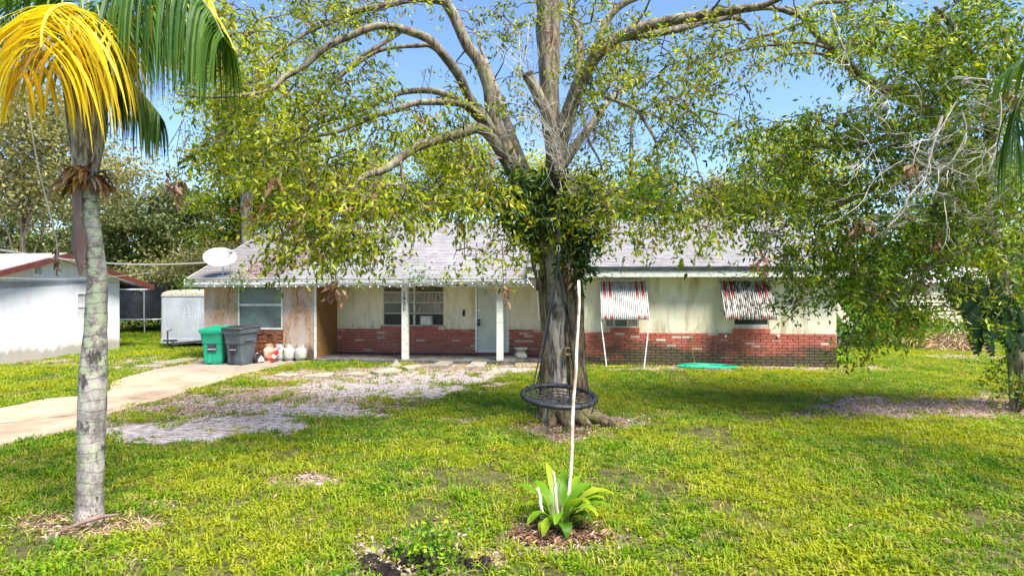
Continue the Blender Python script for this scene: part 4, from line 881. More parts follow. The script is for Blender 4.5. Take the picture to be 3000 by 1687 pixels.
for path in ([(-.05,.95),(-.02,1.35),(.06,1.42),(.12,1.3),(.13,.98)], [(-.03,1.17),(.12,1.17)], [(.33,1.0),(.34,1.28),(.42,1.30),(.47,1.22),(.48,1.02)], [(.62,1.35),(.58,1.1)], [(.12,1.58),(.2,1.6)]):
    mk.tube(smooth_path([(a-.1,-.004,b) for a,b in path],5), .006, 5)
mk.build('wiped_mark', M['mark'], t)
# shed at far right
sp = G(2810, 1016); 
t = thing('beige_shed', 'beige shed with horizontal siding beyond the right lawn', 'shed', Vector((sp.x+.9, sp.y+1.5, 0)), R(-4))
MB().box(-1.5, 1.5, 0, 2.5, 0, 2.2).build('wall', M['siding'], t)
bd = MB().prism([(-.035,0),(-.01,.145),(0,.145),(0,0)], -1.5, 1.5, 'x').mesh('siding_board', M['siding'])
for k in range(15): from_mesh('siding_board', bd, t, (0, 0, .02+k*.145))
m = MB(); m.prism([(-.2,2.15),(1.25,2.75),(2.7,2.15),(2.7,2.22),(1.25,2.82),(-.2,2.22)], -1.65, 1.65, 'x'); m.build('roof', M['nroof'], t)
MB().box(1.5,1.56,-.04,.06,0,2.2).build('corner_board', M['white'], t)
# white car glimpsed
sp = G(3010, 1012)
t = thing('parked_car', 'white car parked behind the shed at the right edge', 'car', Vector((sp.x+1.2, sp.y+2, 0)), R(80))
prof = [(-2.1,.35),(-2.15,.75),(-1.3,.95),(-.7,1.42),(.8,1.45),(1.7,1.0),(2.15,.9),(2.15,.35)]
m = MB(); m.prism(prof, -.85, .85, 'y'); m.build('body', M['white'], t, bevel=.06)
m = MB(); m.prism([(-1.15,.98),(-.68,1.36),(.76,1.39),(1.5,1.02)], -.862, .862, 'y'); m.build('side_window', M['black'], t)
for x in (-1.35, 1.35):
    for s in (-1, 1):
        wh = MB(); c = (x, s*.78, .32); wh.lathe([(.18,-.10),(.30,-.10),(.32,-.07),(.32,.07),(.30,.10),(.18,.10)], 20, c, rx); wo = wh.build('wheel', M['rubber'], t)
        MB().lathe([(.001,-.08),(.18,-.09),(.18,.09),(.001,.08)], 14, c, rx).build('rim', M['steel'], wo)
for s in (-1, 1): MB().box(-2.17,-2.1,s*.6-.15,s*.6+.15,.62,.78).build('headlight', M['glass'], t, bevel=.02)
# tilted white board beyond the corner
b0 = P(2470, 925, 19)
o = MB(b0).obox(b0, (.24, .05, .95), Matrix.Rotation(R(-38),3,'Y')).build('white_board', M['siding'], bevel=.01); o.location = b0; tag(o, 'pale board leaning in the bushes past the right house corner', 'board')
o = MB(b0).beam(b0, Vector((b0.x-.15, b0.y, 0)), .05, .05).build('prop', M['galv'], o); o.location = (0,0,0)
# power lines
for i, (ya, yb, Ya, Yb, lab) in enumerate(((718,768,12,16.2,'thick overhead cable from the left edge to the roof corner'), (722,770,12.2,16.3,'second overhead cable running just below the thick one'), (792,800,12,13.5,'lowest thin cable crossing behind the palm trunk'))):
    a = P(-150, ya-14 if i < 2 else ya+14, Ya-1); b = P(608, yb, Yb) if i < 2 else P(455, 797, 17)
    pts = [a.lerp(b, k/14)-Vector((0,0,.22*math.sin(math.pi*k/14)*(1 if i<2 else .6))) for k in range(15)]
    o = MB(a).tube(pts, .007 if i == 0 else .005, 5).build('overhead_cable', M['wire']); o.location = a; tag(o, lab, 'cable', 'overhead cables on the left')
# ================================================================ TREES
def nrm(v): return v/(np.linalg.norm(v, axis=-1, keepdims=True)+1e-9)
class Skeleton:
    def __init__(s): s.p = []; s.r = []
    def add(s, pts, rs):
        for a, b in zip(pts, rs): s.p.append(tuple(a)); s.r.append(b)
def grow_to(sk, targets, mb, maxd, r0, grav=0.25, seg=4, down=0.0, steps=5, kinks=.08, rend=.004):
    """join each target to the skeleton with a bowed twig, nearest targets first"""
    base = np.array(sk.p); ends = []
    T = np.array(targets)
    d0 = np.array([np.min(np.sum((base-t)**2, 1)) for t in T]); order = np.argsort(d0)
    buf = np.zeros((len(base)+len(T)*steps+10, 3)); buf[:len(base)] = base; nb = len(base)
    for i in order:
        t = T[i]; dd = np.sum((buf[:nb]-t)**2, 1)
        # prefer anchors above the target so that twigs droop
        dd = dd + np.where(buf[:nb,2] < t[2]-0.1, 0.5*down, 0)
        j = int(np.argmin(dd)); d = math.sqrt(dd[j])
        if d > maxd: ends.append(None); continue
        a = Vector(buf[j]); b = Vector(t); L = (b-a).length
        side = Vector((random.uniform(-1,1), random.uniform(-1,1), 0))*L*kinks
        pts = []
        for k in range(steps+1):
            u = k/steps; p = a.lerp(b, u) + Vector((0,0,grav*L*math.sin(math.pi*u))) + side*math.sin(2*math.pi*u) + Vector((random.uniform(-1,1),random.uniform(-1,1),random.uniform(-1,1)))*.03*L
            pts.append(p)
        pts[0] = a; pts[-1] = b
        r = min(r0, .006+.018*L)
        mb.tube(pts, lerp_list([r, rend], steps), seg, cap=False)
        for p in pts[2:]: buf[nb] = p; nb += 1
        ends.append((i, (b-pts[-2]).normalized()))
    return [e for e in ends if e]
def spray_leaves(C0, Dr, n, L=(.07,.12), spread=.16, droop=.5, aspect=.34, seglen=.35):
    """leaves alternating along a short drooping shoot at each point"""
    C0 = np.concatenate([C0, C0+rng.normal(size=C0.shape)*.03]); Dr = np.concatenate([Dr, nrm(Dr+rng.normal(size=Dr.shape)*.9)]); n = max(3, n//2)
    k = len(C0); cl = np.clip(np.repeat(rng.normal(.5,.24,k), n)+rng.normal(0,.16,k*n), 0, .93); cl[rng.random(k*n) < .012] = 1.0; spray_leaves.rnd = cl
    C0 = np.repeat(C0, n, 0); Dr = np.repeat(Dr, n, 0); t = np.tile(np.linspace(0,1,n), k)[:,None]
    sh = nrm(Dr + rng.normal(size=(k,3)).repeat(n,0)*.35 + np.array([0,0,-droop])*.8)
    C = C0 + sh*t*seglen + rng.normal(size=C0.shape)*spread*.35
    D = nrm(sh*.6 + rng.normal(size=C0.shape)*.7 + np.array([0,0,-droop]))
    Ls = rng.uniform(L[0], L[1], len(C)); return C, D, Ls, Ls*aspect*rng.uniform(.8,1.2,len(C))
def px_blobs(blobs, scale=1.0):
    T = []
    for px, py, rx, ry, Y, dY, n in blobs:
        n = int(n*scale)
        for _ in range(n):
            while True:
                a, b = random.uniform(-1,1), random.uniform(-1,1)
                if a*a+b*b < 1: break
            Yy = Y+random.uniform(-dY, dY)
            T.append(tuple(P(px+a*rx, py+b*ry, Yy)))
    return T
def limbs(mb, sk, specs, seg=10):
    for pts, rs in specs:
        pl = smooth_path([P(*p) if len(p) == 3 else p for p in pts], 5); rl = lerp_list(rs if len(rs) == len(pts) else [rs[0]+(rs[-1]-rs[0])*i/(len(pts)-1) for i in range(len(pts))], 5)
        ph = random.uniform(0, 9)
        mb.tube(pl, rl, seg, True, lambda i, th, p: 1+.16*noise.noise(Vector((p.x*3+math.cos(th), p.y*3+math.sin(th), p.z*3+ph))))
        # densify the skeleton
        for a, b in zip(pl, pl[1:]): sk.add([a, a.lerp(b,.5)], [.02,.02])
# ---------------------------------------------------------------- the big oak
TB = G(1650, 1232); TB.z = 0
OT = thing('oak_tree', 'big double-trunked tree in the middle of the lawn with the swing', 'tree', TB)
sk = Skeleton()
def trunk_stem(pts, rs, amp, ph, mat, nm, seg=44, lab=None):
    pl = smooth_path([P(*p) for p in pts], 8); rl = lerp_list(rs, 8)
    def wob(i, th, p):
        z = p.z
        fl = 1 + max(0, (.55-z))**1.6*1.2*(.65+.6*noise.noise(Vector((math.cos(th)*1.6, math.sin(th)*1.6, ph+.3))))
        ridge = abs(noise.noise(Vector((math.cos(th)*5.5, math.sin(th)*5.5, z*1.3+ph))))
        return fl*(1 + amp*(ridge-.25) + .16*noise.noise(Vector((math.cos(th)*1.3, math.sin(th)*1.3, z*.9+ph))))
    m = MB(TB); m.tube(pl, rl, seg, True, wob); m.build(nm, mat, OT, smooth=True, label=lab)
    for p in pl: sk.add([p], [.1])
trunk_stem([(1638,1255,8.70),(1636,1180,8.72),(1632,1080,8.74),(1630,980,8.74),(1634,900,8.76),(1618,780,8.82),(1592,690,8.88),(1560,610,8.9),(1515,520,9.0)], [.20,.175,.155,.15,.15,.15,.165,.165,.14], .30, 1.0, M['bark_pale'], 'trunk', lab='pale middle stem of the trunk')
trunk_stem([(1694,1250,8.80),(1690,1180,8.80),(1684,1080,8.80),(1680,980,8.80),(1679,880,8.80),(1670,780,8.82),(1658,690,8.86),(1640,590,8.95),(1628,480,9.0)], [.21,.185,.17,.165,.165,.165,.165,.14,.13], .45, 5.0, M['bark'], 'trunk', lab='dark ridged right stem of the trunk')
trunk_stem([(1612,1250,8.80),(1608,1180,8.80),(1606,1080,8.80),(1606,980,8.8),(1600,880,8.8),(1580,780,8.82),(1566,700,8.86)], [.18,.13,.11,.10,.10,.11,.11], .45, 9.0, M['bark'], 'trunk', 30, lab='dark narrow left buttress of the trunk')
m = MB(TB)
for a, L, r in ((-.2,.95,.11),(.35,.7,.09),(-.9,.55,.10),(-1.6,.45,.12),(-2.3,.5,.10),(3.0,.5,.08),(1.2,.5,.08),(-.55,1.35,.07)):
    pts = [Vector((TB.x+.03+math.cos(a)*(.10+L*u)+.05*math.sin(u*5+a), TB.y+math.sin(a)*(.18+L*u), .26*(1-u)**2.2-.03)) for u in (0,.2,.4,.6,.8,1)]
    m.tube(smooth_path(pts,3), lerp_list([r*1.5,r*1.15,r*.85,r*.6,r*.4,r*.15],3), 10, True, lambda i,th,p: 1+.2*noise.noise(p*7))
m.build('root', M['bark'], OT, smooth=True)
# knots
m = MB(TB)
for px, py, r in ((1664,1030,.06),):
    c = P(px, py, 8.50 if px > 1610 else 8.66); m.lathe([(.01,-.02),(r*.55,-.015),(r*.7,.02),(r,.03),(r*1.15,.0),(r*1.25,-.06)][::1], 14, c, Matrix.Rotation(R(90),3,'X')@Matrix.Scale(1.0,3))
m.build('knot', M['bark'], OT, smooth=True)
lm = MB(TB)
mainL = [(1515,520,9.0),(1490,455,9.0),(1458,385,9.0),(1440,320,9.0),(1428,240,8.95),(1398,172,8.9),(1366,130,8.85),(1335,60,8.8),(1300,0,8.7),(1240,-80,8.5),(1150,-150,8.2)]
limbs(lm, sk, [
 (mainL, [.15,.13,.115,.11,.10,.095,.09,.085,.08,.06,.03]),
 ([(1628,480,9.0),(1618,400,9.05),(1610,290,9.1),(1607,190,9.15),(1606,90,9.2),(1608,0,9.25),(1615,-120,9.3),(1640,-260,9.5)], [.14,.145,.15,.17,.19,.21,.20,.14]),
 ([(1640,420,9.0),(1664,340,8.9),(1690,265,8.8),(1722,205,8.7),(1752,155,8.6),(1815,111,8.5),(1883,80,8.4),(1960,62,8.3),(2060,45,8.2),(2150,30,8.1),(2230,18,8.0),(2330,-20,7.8)], [.13,.12,.115,.11,.10,.09,.085,.08,.07,.06,.045,.02]),
 ([(1738,172,8.6),(1760,100,8.6),(1786,50,8.6),(1830,10,8.6),(1900,-20,8.6),(2000,-60,8.6)], [.07,.06,.055,.05,.04,.02]),
 ([(1690,265,8.8),(1700,140,9.2),(1680,60,9.6),(1660,-40,9.9)], [.07,.06,.05,.03]),
 ([(1815,111,8.5),(1900,100,8.7),(1990,85,8.9),(2080,60,9.1),(2160,55,9.3),(2200,90,9.4)], [.07,.065,.06,.05,.04,.02]),
 ([(1690,270,8.7),(1748,275,8.4),(1786,290,8.2),(1859,319,8.0),(1898,372,7.9),(1922,420,7.8),(1926,483,7.8),(1907,555,7.8)], [.035,.03,.028,.026,.022,.018,.014,.008]),
 ([(1859,319,8.0),(1930,345,7.8),(1990,390,7.7),(2030,440,7.6),(2050,520,7.6)], [.022,.018,.014,.01,.006]),
 # left side branches
 ([(1490,470,9.0),(1420,350,8.7),(1376,290,8.5),(1342,217,8.3),(1294,155,8.1),(1255,116,8.0),(1183,87,7.8),(1110,77,7.6),(1038,101,7.5),(980,126,7.4),(932,155,7.3),(893,193,7.2),(835,227,7.1),(787,266,7.0),(700,280,6.9),(610,285,6.8),(520,278,6.8)], [.10,.085,.075,.07,.065,.06,.055,.05,.046,.044,.04,.037,.033,.028,.02,.014,.008]),
 ([(1300,5,8.7),(1222,-4,8.5),(1110,19,8.3),(1038,34,8.2),(1000,53,8.1),(956,72,8.0),(908,92,7.9),(850,130,7.8),(790,170,7.7),(730,250,7.6)], [.06,.055,.05,.045,.035,.03,.026,.02,.016,.008]),
 ([(1345,215,8.3),(1270,140,8.2),(1221,135,8.1),(1125,145,7.9),(1067,174,7.8),(990,232,7.6),(940,290,7.5),(880,350,7.4)], [.04,.033,.03,.027,.024,.02,.015,.008]),
 ([(1183,87,7.8),(1120,130,7.7),(1060,165,7.6),(1000,220,7.5),(920,300,7.4),(850,380,7.3),(760,470,7.2)], [.03,.028,.025,.022,.018,.013,.007]),
 ([(1440,385,8.9),(1347,300,8.7),(1280,270,8.5),(1222,266,8.4),(1144,280,8.2),(1077,314,8.0),(1014,338,7.9),(917,367,7.7),(883,396,7.6),(820,454,7.5),(770,540,7.4)], [.06,.05,.046,.042,.038,.034,.03,.026,.022,.016,.008]),
 ([(1460,400,8.9),(1371,312,8.4),(1231,300,8.0),(1159,324,7.8),(1101,338,7.7),(990,386,7.5),(917,402,7.3),(850,450,7.2),(800,560,7.1)], [.06,.052,.045,.04,.036,.028,.022,.016,.008]),
 ([(1500,505,8.9),(1440,405,8.6),(1400,377,8.4),(1362,386,8.2),(1280,411,8.0),(1222,430,7.8),(1173,464,7.6),(1125,498,7.4),(1067,517,7.2),(1038,556,7.1),(1067,580,7.0),(1101,604,6.9)], [.10,.085,.08,.075,.068,.062,.055,.048,.042,.038,.03,.015]),
 ([(1173,464,7.6),(1180,560,7.3),(1160,640,7.2),(1140,720,7.1)], [.025,.018,.012,.006]),
 ([(1125,498,7.4),(1060,580,7.2),(980,640,7.0),(900,700,6.9)], [.022,.016,.011,.006]),
 ([(1700,290,8.8),(1720,400,8.3),(1760,480,8.1),(1780,580,8.0)], [.03,.022,.014,.007]),
 # back limbs over the roof
 ([(1560,560,9.0),(1500,400,10.0),(1450,250,11.0),(1400,120,12.0)], [.10,.08,.06,.03]),
 ([(1650,480,9.1),(1720,380,10.2),(1800,280,11.2),(1880,220,12.0)], [.09,.07,.05,.025]),
])
ob = lm.build('limb', M['limb'], OT, smooth=True)
# pruned stubs
for pts, rs, nm in (([(1640,560,8.75),(1625,430,8.5),(1605,340,8.35),(1572,270,8.25),(1545,215,8.2)], [.13,.105,.085,.085,.08], 'pruned stub with a blackened cut end pointing up left'),
                    ([(1645,450,8.8),(1643,430,8.5),(1640,480,8.2),(1637,530,8.05)], [.11,.10,.085,.085], 'short sawn stub that the swing hangs from'),
                    ([(1640,440,8.6),(1650,400,8.5),(1658,375,8.45)], [.06,.055,.05], 'small dark upright stub')):
    m = MB(TB); pl = smooth_path([P(*p) for p in pts], 4); m.tube(pl, lerp_list(rs, 4), 12, True, lambda i,th,p: 1+.15*noise.noise(p*6)); so_ = m.build('stub', M['limb'], OT, smooth=True, label=nm)
    e = pl[-1]; d_ = (pl[-1]-pl[-2]).normalized(); q = d_.to_track_quat('Z','Y').to_matrix()
    MB(TB).lathe([(.001,.012),(rs[-1]*.9,.01),(rs[-1]*1.12,-.01),(rs[-1]*1.05,-.06)], 14, e, q).build('cut_end', M['cutwood'], so_)
OB = [(650,200,150,150,7.4,1.0,80),(800,330,200,140,7.5,1.1,190),(1000,250,170,90,7.7,1.0,110),(700,450,150,100,7.6,1.2,120),(900,480,200,100,7.4,1.2,190),(1000,610,250,90,7.2,1.2,210),
 (880,690,130,90,6.9,.8,95),(1010,715,150,50,6.9,.9,70),(1200,600,180,60,7.2,1.0,90),(1250,400,170,80,8.0,1.0,95),(1420,590,110,90,8.0,1.0,75),(1270,740,150,30,7.2,.7,10),(1100,330,140,60,8.0,.8,60),
 (1530,590,90,100,8.5,.4,85),(1300,540,160,90,8.2,1.2,95),(880,60,260,90,7.9,1.0,170),(1170,30,180,50,8.4,1.0,60),(1480,60,100,70,9.0,1.0,45),(560,60,120,90,7.6,1,60),(1340,250,90,60,8.6,.8,26),(1500,300,90,110,9.2,.8,45),
 (1760,230,120,110,8.7,.9,85),(1920,190,220,130,8.4,1.0,190),(1960,420,90,150,7.9,.8,75),(1830,600,200,90,8.0,1.0,160),(2060,310,140,100,8.2,1.0,65),(2010,640,130,80,7.8,.7,75),(2150,110,200,110,8.2,.8,110),(1790,430,90,90,8.4,.9,60),
 (1700,600,90,100,8.7,.5,70),(1900,690,150,30,7.8,.5,12),(1720,60,180,80,8.9,1.0,80),(1560,680,60,60,8.4,.3,40),(1690,730,50,60,8.65,.2,34),(1480,760,80,40,7.8,.4,16),
 (1200,-150,600,120,9.5,3.0,70),(1900,-150,400,120,9.0,2.5,50),(1500,100,500,200,11.5,1.0,20)]
tg = px_blobs(OB, .56)
keep = []
for t_ in tg:                                # gaps where the photograph shows sky
    px = 1500+F*t_[0]/t_[1]; py = HZ-F*(t_[2]-CH)/t_[1]
    gap = any(((px-a)/c)**2+((py-b)/d)**2 < 1 for a,b,c,d in ((1180,200,75,70),(1245,60,120,35),(1450,180,45,90),(1870,400,60,60),(2330,270,110,80),(1560,60,50,60),(1140,120,50,30),(1400,260,30,60),(960,440,55,35),(1080,420,60,30),(930,520,50,35),(1240,500,60,50),(640,520,40,30),(740,560,45,30),(1090,640,55,30)))
    if not gap or random.random() < .10: keep.append(t_)
tm = MB(TB)
ends = grow_to(sk, keep, tm, 2.6, .016, .10, 4, .6, 5)
tm.build('twig', M['twig'], OT)['kind'] = 'stuff'
T = np.array(keep); idx = np.array([e[0] for e in ends]); dr = np.array([tuple(e[1]) for e in ends])
C, D, L, W_ = spray_leaves(T[idx], dr, 18, (.065,.11), .10, .45, .38, .34)
lf = leaf_mesh('foliage', C-np.array(TB), D, L, W_, M['oakleaf'], spray_leaves.rnd); o = bpy.data.objects.new('foliage', lf); COL.objects.link(o); o.parent = OT; o['kind'] = 'stuff'
# darker sprout leaves wrapped about the fork, and dead leaf clusters
sp = np.array(px_blobs([(1530,580,80,80,8.35,.2,40),(1700,640,60,110,8.45,.2,46),(1690,760,25,60,8.5,.15,22),(1540,640,60,50,8.4,.15,20),(1600,560,50,60,8.4,.2,20)]))
C, D, L, W_ = spray_leaves(sp, rng.normal(size=sp.shape)*.5, 16, (.10,.17), .14, .25, .34, .22)
lf = leaf_mesh('sprout_leaves', C-np.array(TB), D, L, W_, M['deepleaf']); o = bpy.data.objects.new('sprout_leaves', lf); COL.objects.link(o); o.parent = OT; o['kind'] = 'stuff'
sp = np.array(px_blobs([(510,525,22,30,6.6,.1,4),(975,840,18,20,6.9,.1,4),(1480,840,12,8,7.6,.1,2),(1670,770,16,30,8.3,.05,4),(1800,110,20,16,8.3,.1,2),(1620,90,6,10,8.3,.05,1),(2240,740,14,16,8.0,.1,3),(1240,330,30,14,8,.1,3),(1400,480,60,50,8.3,.2,6),(900,560,200,120,7,.8,16)]))
C, D, L, W_ = spray_leaves(sp, np.tile([0,0,-1.0],(len(sp),1)), 9, (.10,.15), .10, .8, .38, .16)
mm = MB(TB); [mm.tube([Vector(q), Vector(q)+Vector((random.uniform(-.05,.05),0,.3)), Vector(q)+Vector((random.uniform(-.15,.15),.05,.65))], [.004,.005,.006], 4, False) for q in sp]; mm.build('twig', M['twig'], OT)['kind'] = 'stuff'
lf = leaf_mesh('dead_leaf_cluster', C-np.array(TB), D, L, W_, M['deadleaf']); o = bpy.data.objects.new('dead_leaf_cluster', lf); COL.objects.link(o); o.parent = OT; o['kind'] = 'stuff'
# bare grey shoots from the stubs
m = MB(TB)
def shoot(m, a, d, L, r, seg=3, wig=.12, sub=2):
    pts = [a]; v = d.normalized()
    for k in range(6):
        v = (v + Vector((random.uniform(-1,1),random.uniform(-1,1),random.uniform(-1,1)))*wig + Vector((0,0,.03))).normalized(); pts.append(pts[-1]+v*L/6)
    m.tube(pts, lerp_list([r, r*.3], 6), seg, False)
    if sub > 0:
        for k in (2,3,4,5):
            if random.random() < .75: shoot(m, pts[k], (v+Vector((random.uniform(-1,1),random.uniform(-1,1),random.uniform(-1,1)))*.9), L*.45, r*.5, 3, wig, sub-1)
for px, py, Y, n, sp_ in ((1545,220,8.2,12,(-.5,.9)),(1650,480,8.3,34,(0,.5)),(1640,420,8.3,26,(.3,.6)),(1640,530,8.0,12,(.5,.1)),(1570,330,8.3,8,(-.5,.3)),(1700,440,8.5,14,(.6,.4)),(1490,420,8.7,8,(-.5,.3))):
    for _ in range(n): shoot(m, P(px+random.uniform(-25,25), py+random.uniform(-45,45), Y), Vector((sp_[0]+random.uniform(-1,1), -.4+random.uniform(-.6,.6), sp_[1]+random.uniform(-.5,.7))), random.uniform(.4,.95), .0065, 3, .22, 1)
o = m.build('bare_shoots', M['drytwig'], OT); o['kind'] = 'stuff'
# orange tag nailed to the trunk
p = P(1632, 20, 8.98)
o = MB(p).obox(p, (.075,.006,.17), Matrix.Rotation(R(5),3,'Y')).build('orange_tag', M['tagm'], OT)
# ---------------------------------------------------------------- swing
sw = P(1638, 1159, 7.9)
SW = thing('saucer_swing', 'round black rope saucer swing hanging beside the big trunk', 'swing', sw)
RR = .50; tilt = Matrix.Rotation(R(6.5),3,'X') @ Matrix.Rotation(R(3),3,'Y')
rp = [tilt@Vector((RR*math.cos(2*math.pi*k/48), RR*math.sin(2*math.pi*k/48), 0)) for k in range(49)]
MB().tube(rp, .034, 12, False).build('ring', M['ring'], SW, smooth=True)
m = MB()
for k in range(24):
    a = 2*math.pi*k/24; c = tilt@Vector((RR*math.cos(a), RR*math.sin(a), 0)); rad = (c.normalized()); upv = tilt@Vector((0,0,1))
    m.tube([c+(rad*math.cos(b)+upv*math.sin(b))*.040 for b in [2*math.pi*j/10 for j in range(11)]], .006, 5, False)
m.build('ring_lashing', M['rope'], SW)
m = MB()
for r in (.10,.19,.28,.37): m.tube([tilt@Vector((r*math.cos(2*math.pi*k/24), r*math.sin(2*math.pi*k/24), -.07*(1-(r/RR)**2)-.01)) for k in range(25)], .009, 5, False)
for k in range(16):
    a = 2*math.pi*k/16; m.tube([tilt@Vector((u*RR*math.cos(a+.25*math.sin(u*9)*(1-u)), u*RR*math.sin(a+.25*math.sin(u*9)*(1-u)), -.08*(1-u*u))) for u in (.05,.25,.45,.65,.85,.97)], .009, 5, False)
m.build('net', M['rope'], SW)
top = P(1636, 722, 8.0)-sw; cb = P(1636, 765, 8.0)-sw
for k, a in enumerate((55, 125, 215, 325)):
    e = tilt@Vector((RR*math.cos(R(a)), RR*math.sin(R(a)), .03)); mid = cb+Vector((0,0,-.12))
    ro_ = MB().tube([cb, mid+Vector((.01*math.cos(R(a)),0,0)), mid.lerp(e,.5), e], .011, 6, False).build('rope', M['rope'], SW)
    MB().tube(smooth_path([e, e+Vector((.03*math.cos(R(a)),.03*math.sin(R(a)),-.07)), e+Vector((.0,0,-.16))]), .009, 6).build('rope_end', M['rope'], ro_)
stub_e = P(1636, 528, 8.05)-sw
m = MB(); 
for dx in (-.018, .018): m.tube([stub_e+Vector((dx,0,.09)), top+Vector((dx*.5,0,.05))], .009, 6)
m.tube([stub_e+Vector((-.10*math.cos(a)*.95, .10*math.sin(a), .10)) for a in [2*math.pi*j/14 for j in range(15)]], .012, 6)
m.build('hanging_strap', M['rope'], SW)
m = MB(); m.tube([top+Vector((.022*math.cos(a),0,-.03+.045*math.sin(a))) for a in [2*math.pi*j/14 for j in range(15)]], .006, 6); m.build('carabiner', M['steel'], SW)
MB().tube([top+Vector((0,0,-.07)), cb], .02, 8).build('swivel', M['rope'], SW)
# small items hanging on the trunk
p = P(1575, 790, 8.35)
t = thing('rope_handle', 'thin pale cord with a black grip hanging at the upper left of the trunk', 'rope', p)
MB().tube([(0,0,.0),(0.0,-.01,-.4),(.02,-.01,-.75)], .006, 5).build('cord', M['wire'], t)
MB().lathe([(.008,-.31),(.024,-.29),(.026,-.2),(.015,-.13),(.006,-.12)], 10, (0,-.01,0)).build('grip', M['rubber'], t, smooth=True)
MB().prism([(-.03,0),(.03,0),(.018,.09),(-.018,.09)], -.02, .01, 'y').build('wood_block', M['stone'], t)
# ---------------------------------------------------------------- right tree
RB = G(3015, 1192); RB.z = 0
RT = thing('laurel_tree', 'leaning tree with hanging leafy branches filling the right edge', 'tree', RB)
sk = Skeleton(); lm = MB(RB)
limbs(lm, sk, [
 ([(3018,1200,9.7),(3000,1120,9.7),(2975,1000,9.7),(2940,860,9.75),(2900,700,9.8),(2860,560,9.8),(2810,440,9.7),(2740,350,9.5),(2650,285,9.3),(2560,245,9.1),(2490,195,9.0),(2438,143,8.9),(2393,103,8.9),(2345,45,8.9),(2300,20,8.9)], [.20,.17,.16,.155,.15,.14,.12,.10,.085,.075,.07,.065,.055,.04,.03]),
 ([(2345,48,8.9),(2281,27,8.9),(2214,27,8.8),(2140,45,8.7),(2060,90,8.6)], [.045,.04,.035,.025,.01]),
 ([(2345,48,8.9),(2390,10,8.9),(2480,5,8.9),(2600,-10,8.8)], [.04,.035,.03,.02]),
 ([(2393,75,8.9),(2340,70,8.9),(2280,95,8.8),(2220,110,8.8),(2150,150,8.7),(2080,175,8.6)], [.03,.027,.024,.02,.014,.008]),
 ([(2440,145,8.9),(2360,125,8.8),(2290,130,8.7),(2200,140,8.5),(2130,170,8.4),(2080,240,8.3),(2010,290,8.2)], [.03,.027,.024,.02,.016,.012,.006]),
 ([(2470,175,8.9),(2380,155,8.7),(2290,165,8.5),(2230,200,8.4),(2180,250,8.3),(2120,290,8.2)], [.026,.022,.018,.014,.01,.006]),
 ([(2860,560,9.8),(2900,400,9.2),(2880,250,8.8),(2820,120,8.5),(2740,20,8.3)], [.10,.09,.07,.05,.03]),
 ([(2810,440,9.7),(2700,470,9.2),(2580,540,8.9),(2460,600,8.8),(2350,640,8.7),(2230,700,8.6)], [.08,.065,.05,.035,.022,.008]),
 ([(2740,350,9.5),(2600,400,9.3),(2480,430,9.2),(2380,430,9.1),(2280,470,9.0)], [.06,.045,.03,.02,.008]),
 ([(2900,700,9.8),(2800,740,9.2),(2700,800,8.9),(2600,850,8.8),(2520,930,8.7),(2480,1010,8.7)], [.06,.045,.035,.022,.014,.006]),
 ([(2900,400,9.2),(3000,300,8.5),(3050,150,8.0)], [.06,.04,.02]),
])
lm.build('limb', M['limb'], RT, smooth=True)
RBL = [(2340,600,220,130,9.0,.9,190),(2260,430,150,100,9.2,.8,95),(2540,450,200,130,9.0,1.0,200),(2610,720,210,130,9.0,1.0,230),(2430,780,150,100,8.9,.6,90),(2260,740,70,60,8.8,.5,14),(2650,180,220,150,8.6,1.0,230),
 (2860,180,180,200,8.4,1.0,300),(2860,600,160,200,9.0,1.0,220),(2590,910,110,80,8.9,.6,60),(2490,1010,50,60,8.7,.2,9),(2900,850,120,120,9.2,.6,70),(2720,480,150,150,8.6,.8,140),(2430,380,100,70,9.0,.7,40),
 (2500,80,200,90,8.8,.8,110),(2980,420,80,250,8.0,.8,60),(2960,1090,50,50,9.6,.3,14),(2330,870,60,50,8.8,.3,8),(2800,-150,400,120,8.5,2.0,40),(3200,400,200,400,9.0,1.5,60),(2700,900,90,60,9.0,.5,30)]
tg = px_blobs(RBL, .82); keep = []
for t_ in tg:
    px = 1500+F*t_[0]/t_[1]; py = HZ-F*(t_[2]-CH)/t_[1]
    gap = any(((px-a)/c)**2+((py-b)/d)**2 < 1 for a,b,c,d in ((2440,260,90,75),(2460,480,40,30),(2700,545,60,40),(2570,190,40,50)))
    if not gap or random.random() < .12: keep.append(t_)
tm = MB(RB); ends = grow_to(sk, keep, tm, 2.6, .014, .10, 4, .6, 5); tm.build('twig', M['twig'], RT)['kind'] = 'stuff'
T = np.array(keep); idx = np.array([e[0] for e in ends]); dr = np.array([tuple(e[1]) for e in ends])
C, D, L, W_ = spray_leaves(T[idx], dr, 20, (.075,.12), .10, .4, .36, .36)
lf = leaf_mesh('foliage', C-np.array(RB), D, L, W_, M['rleaf'], spray_leaves.rnd); o = bpy.data.objects.new('foliage', lf); COL.objects.link(o); o.parent = RT; o['kind'] = 'stuff'
m = MB(RB)
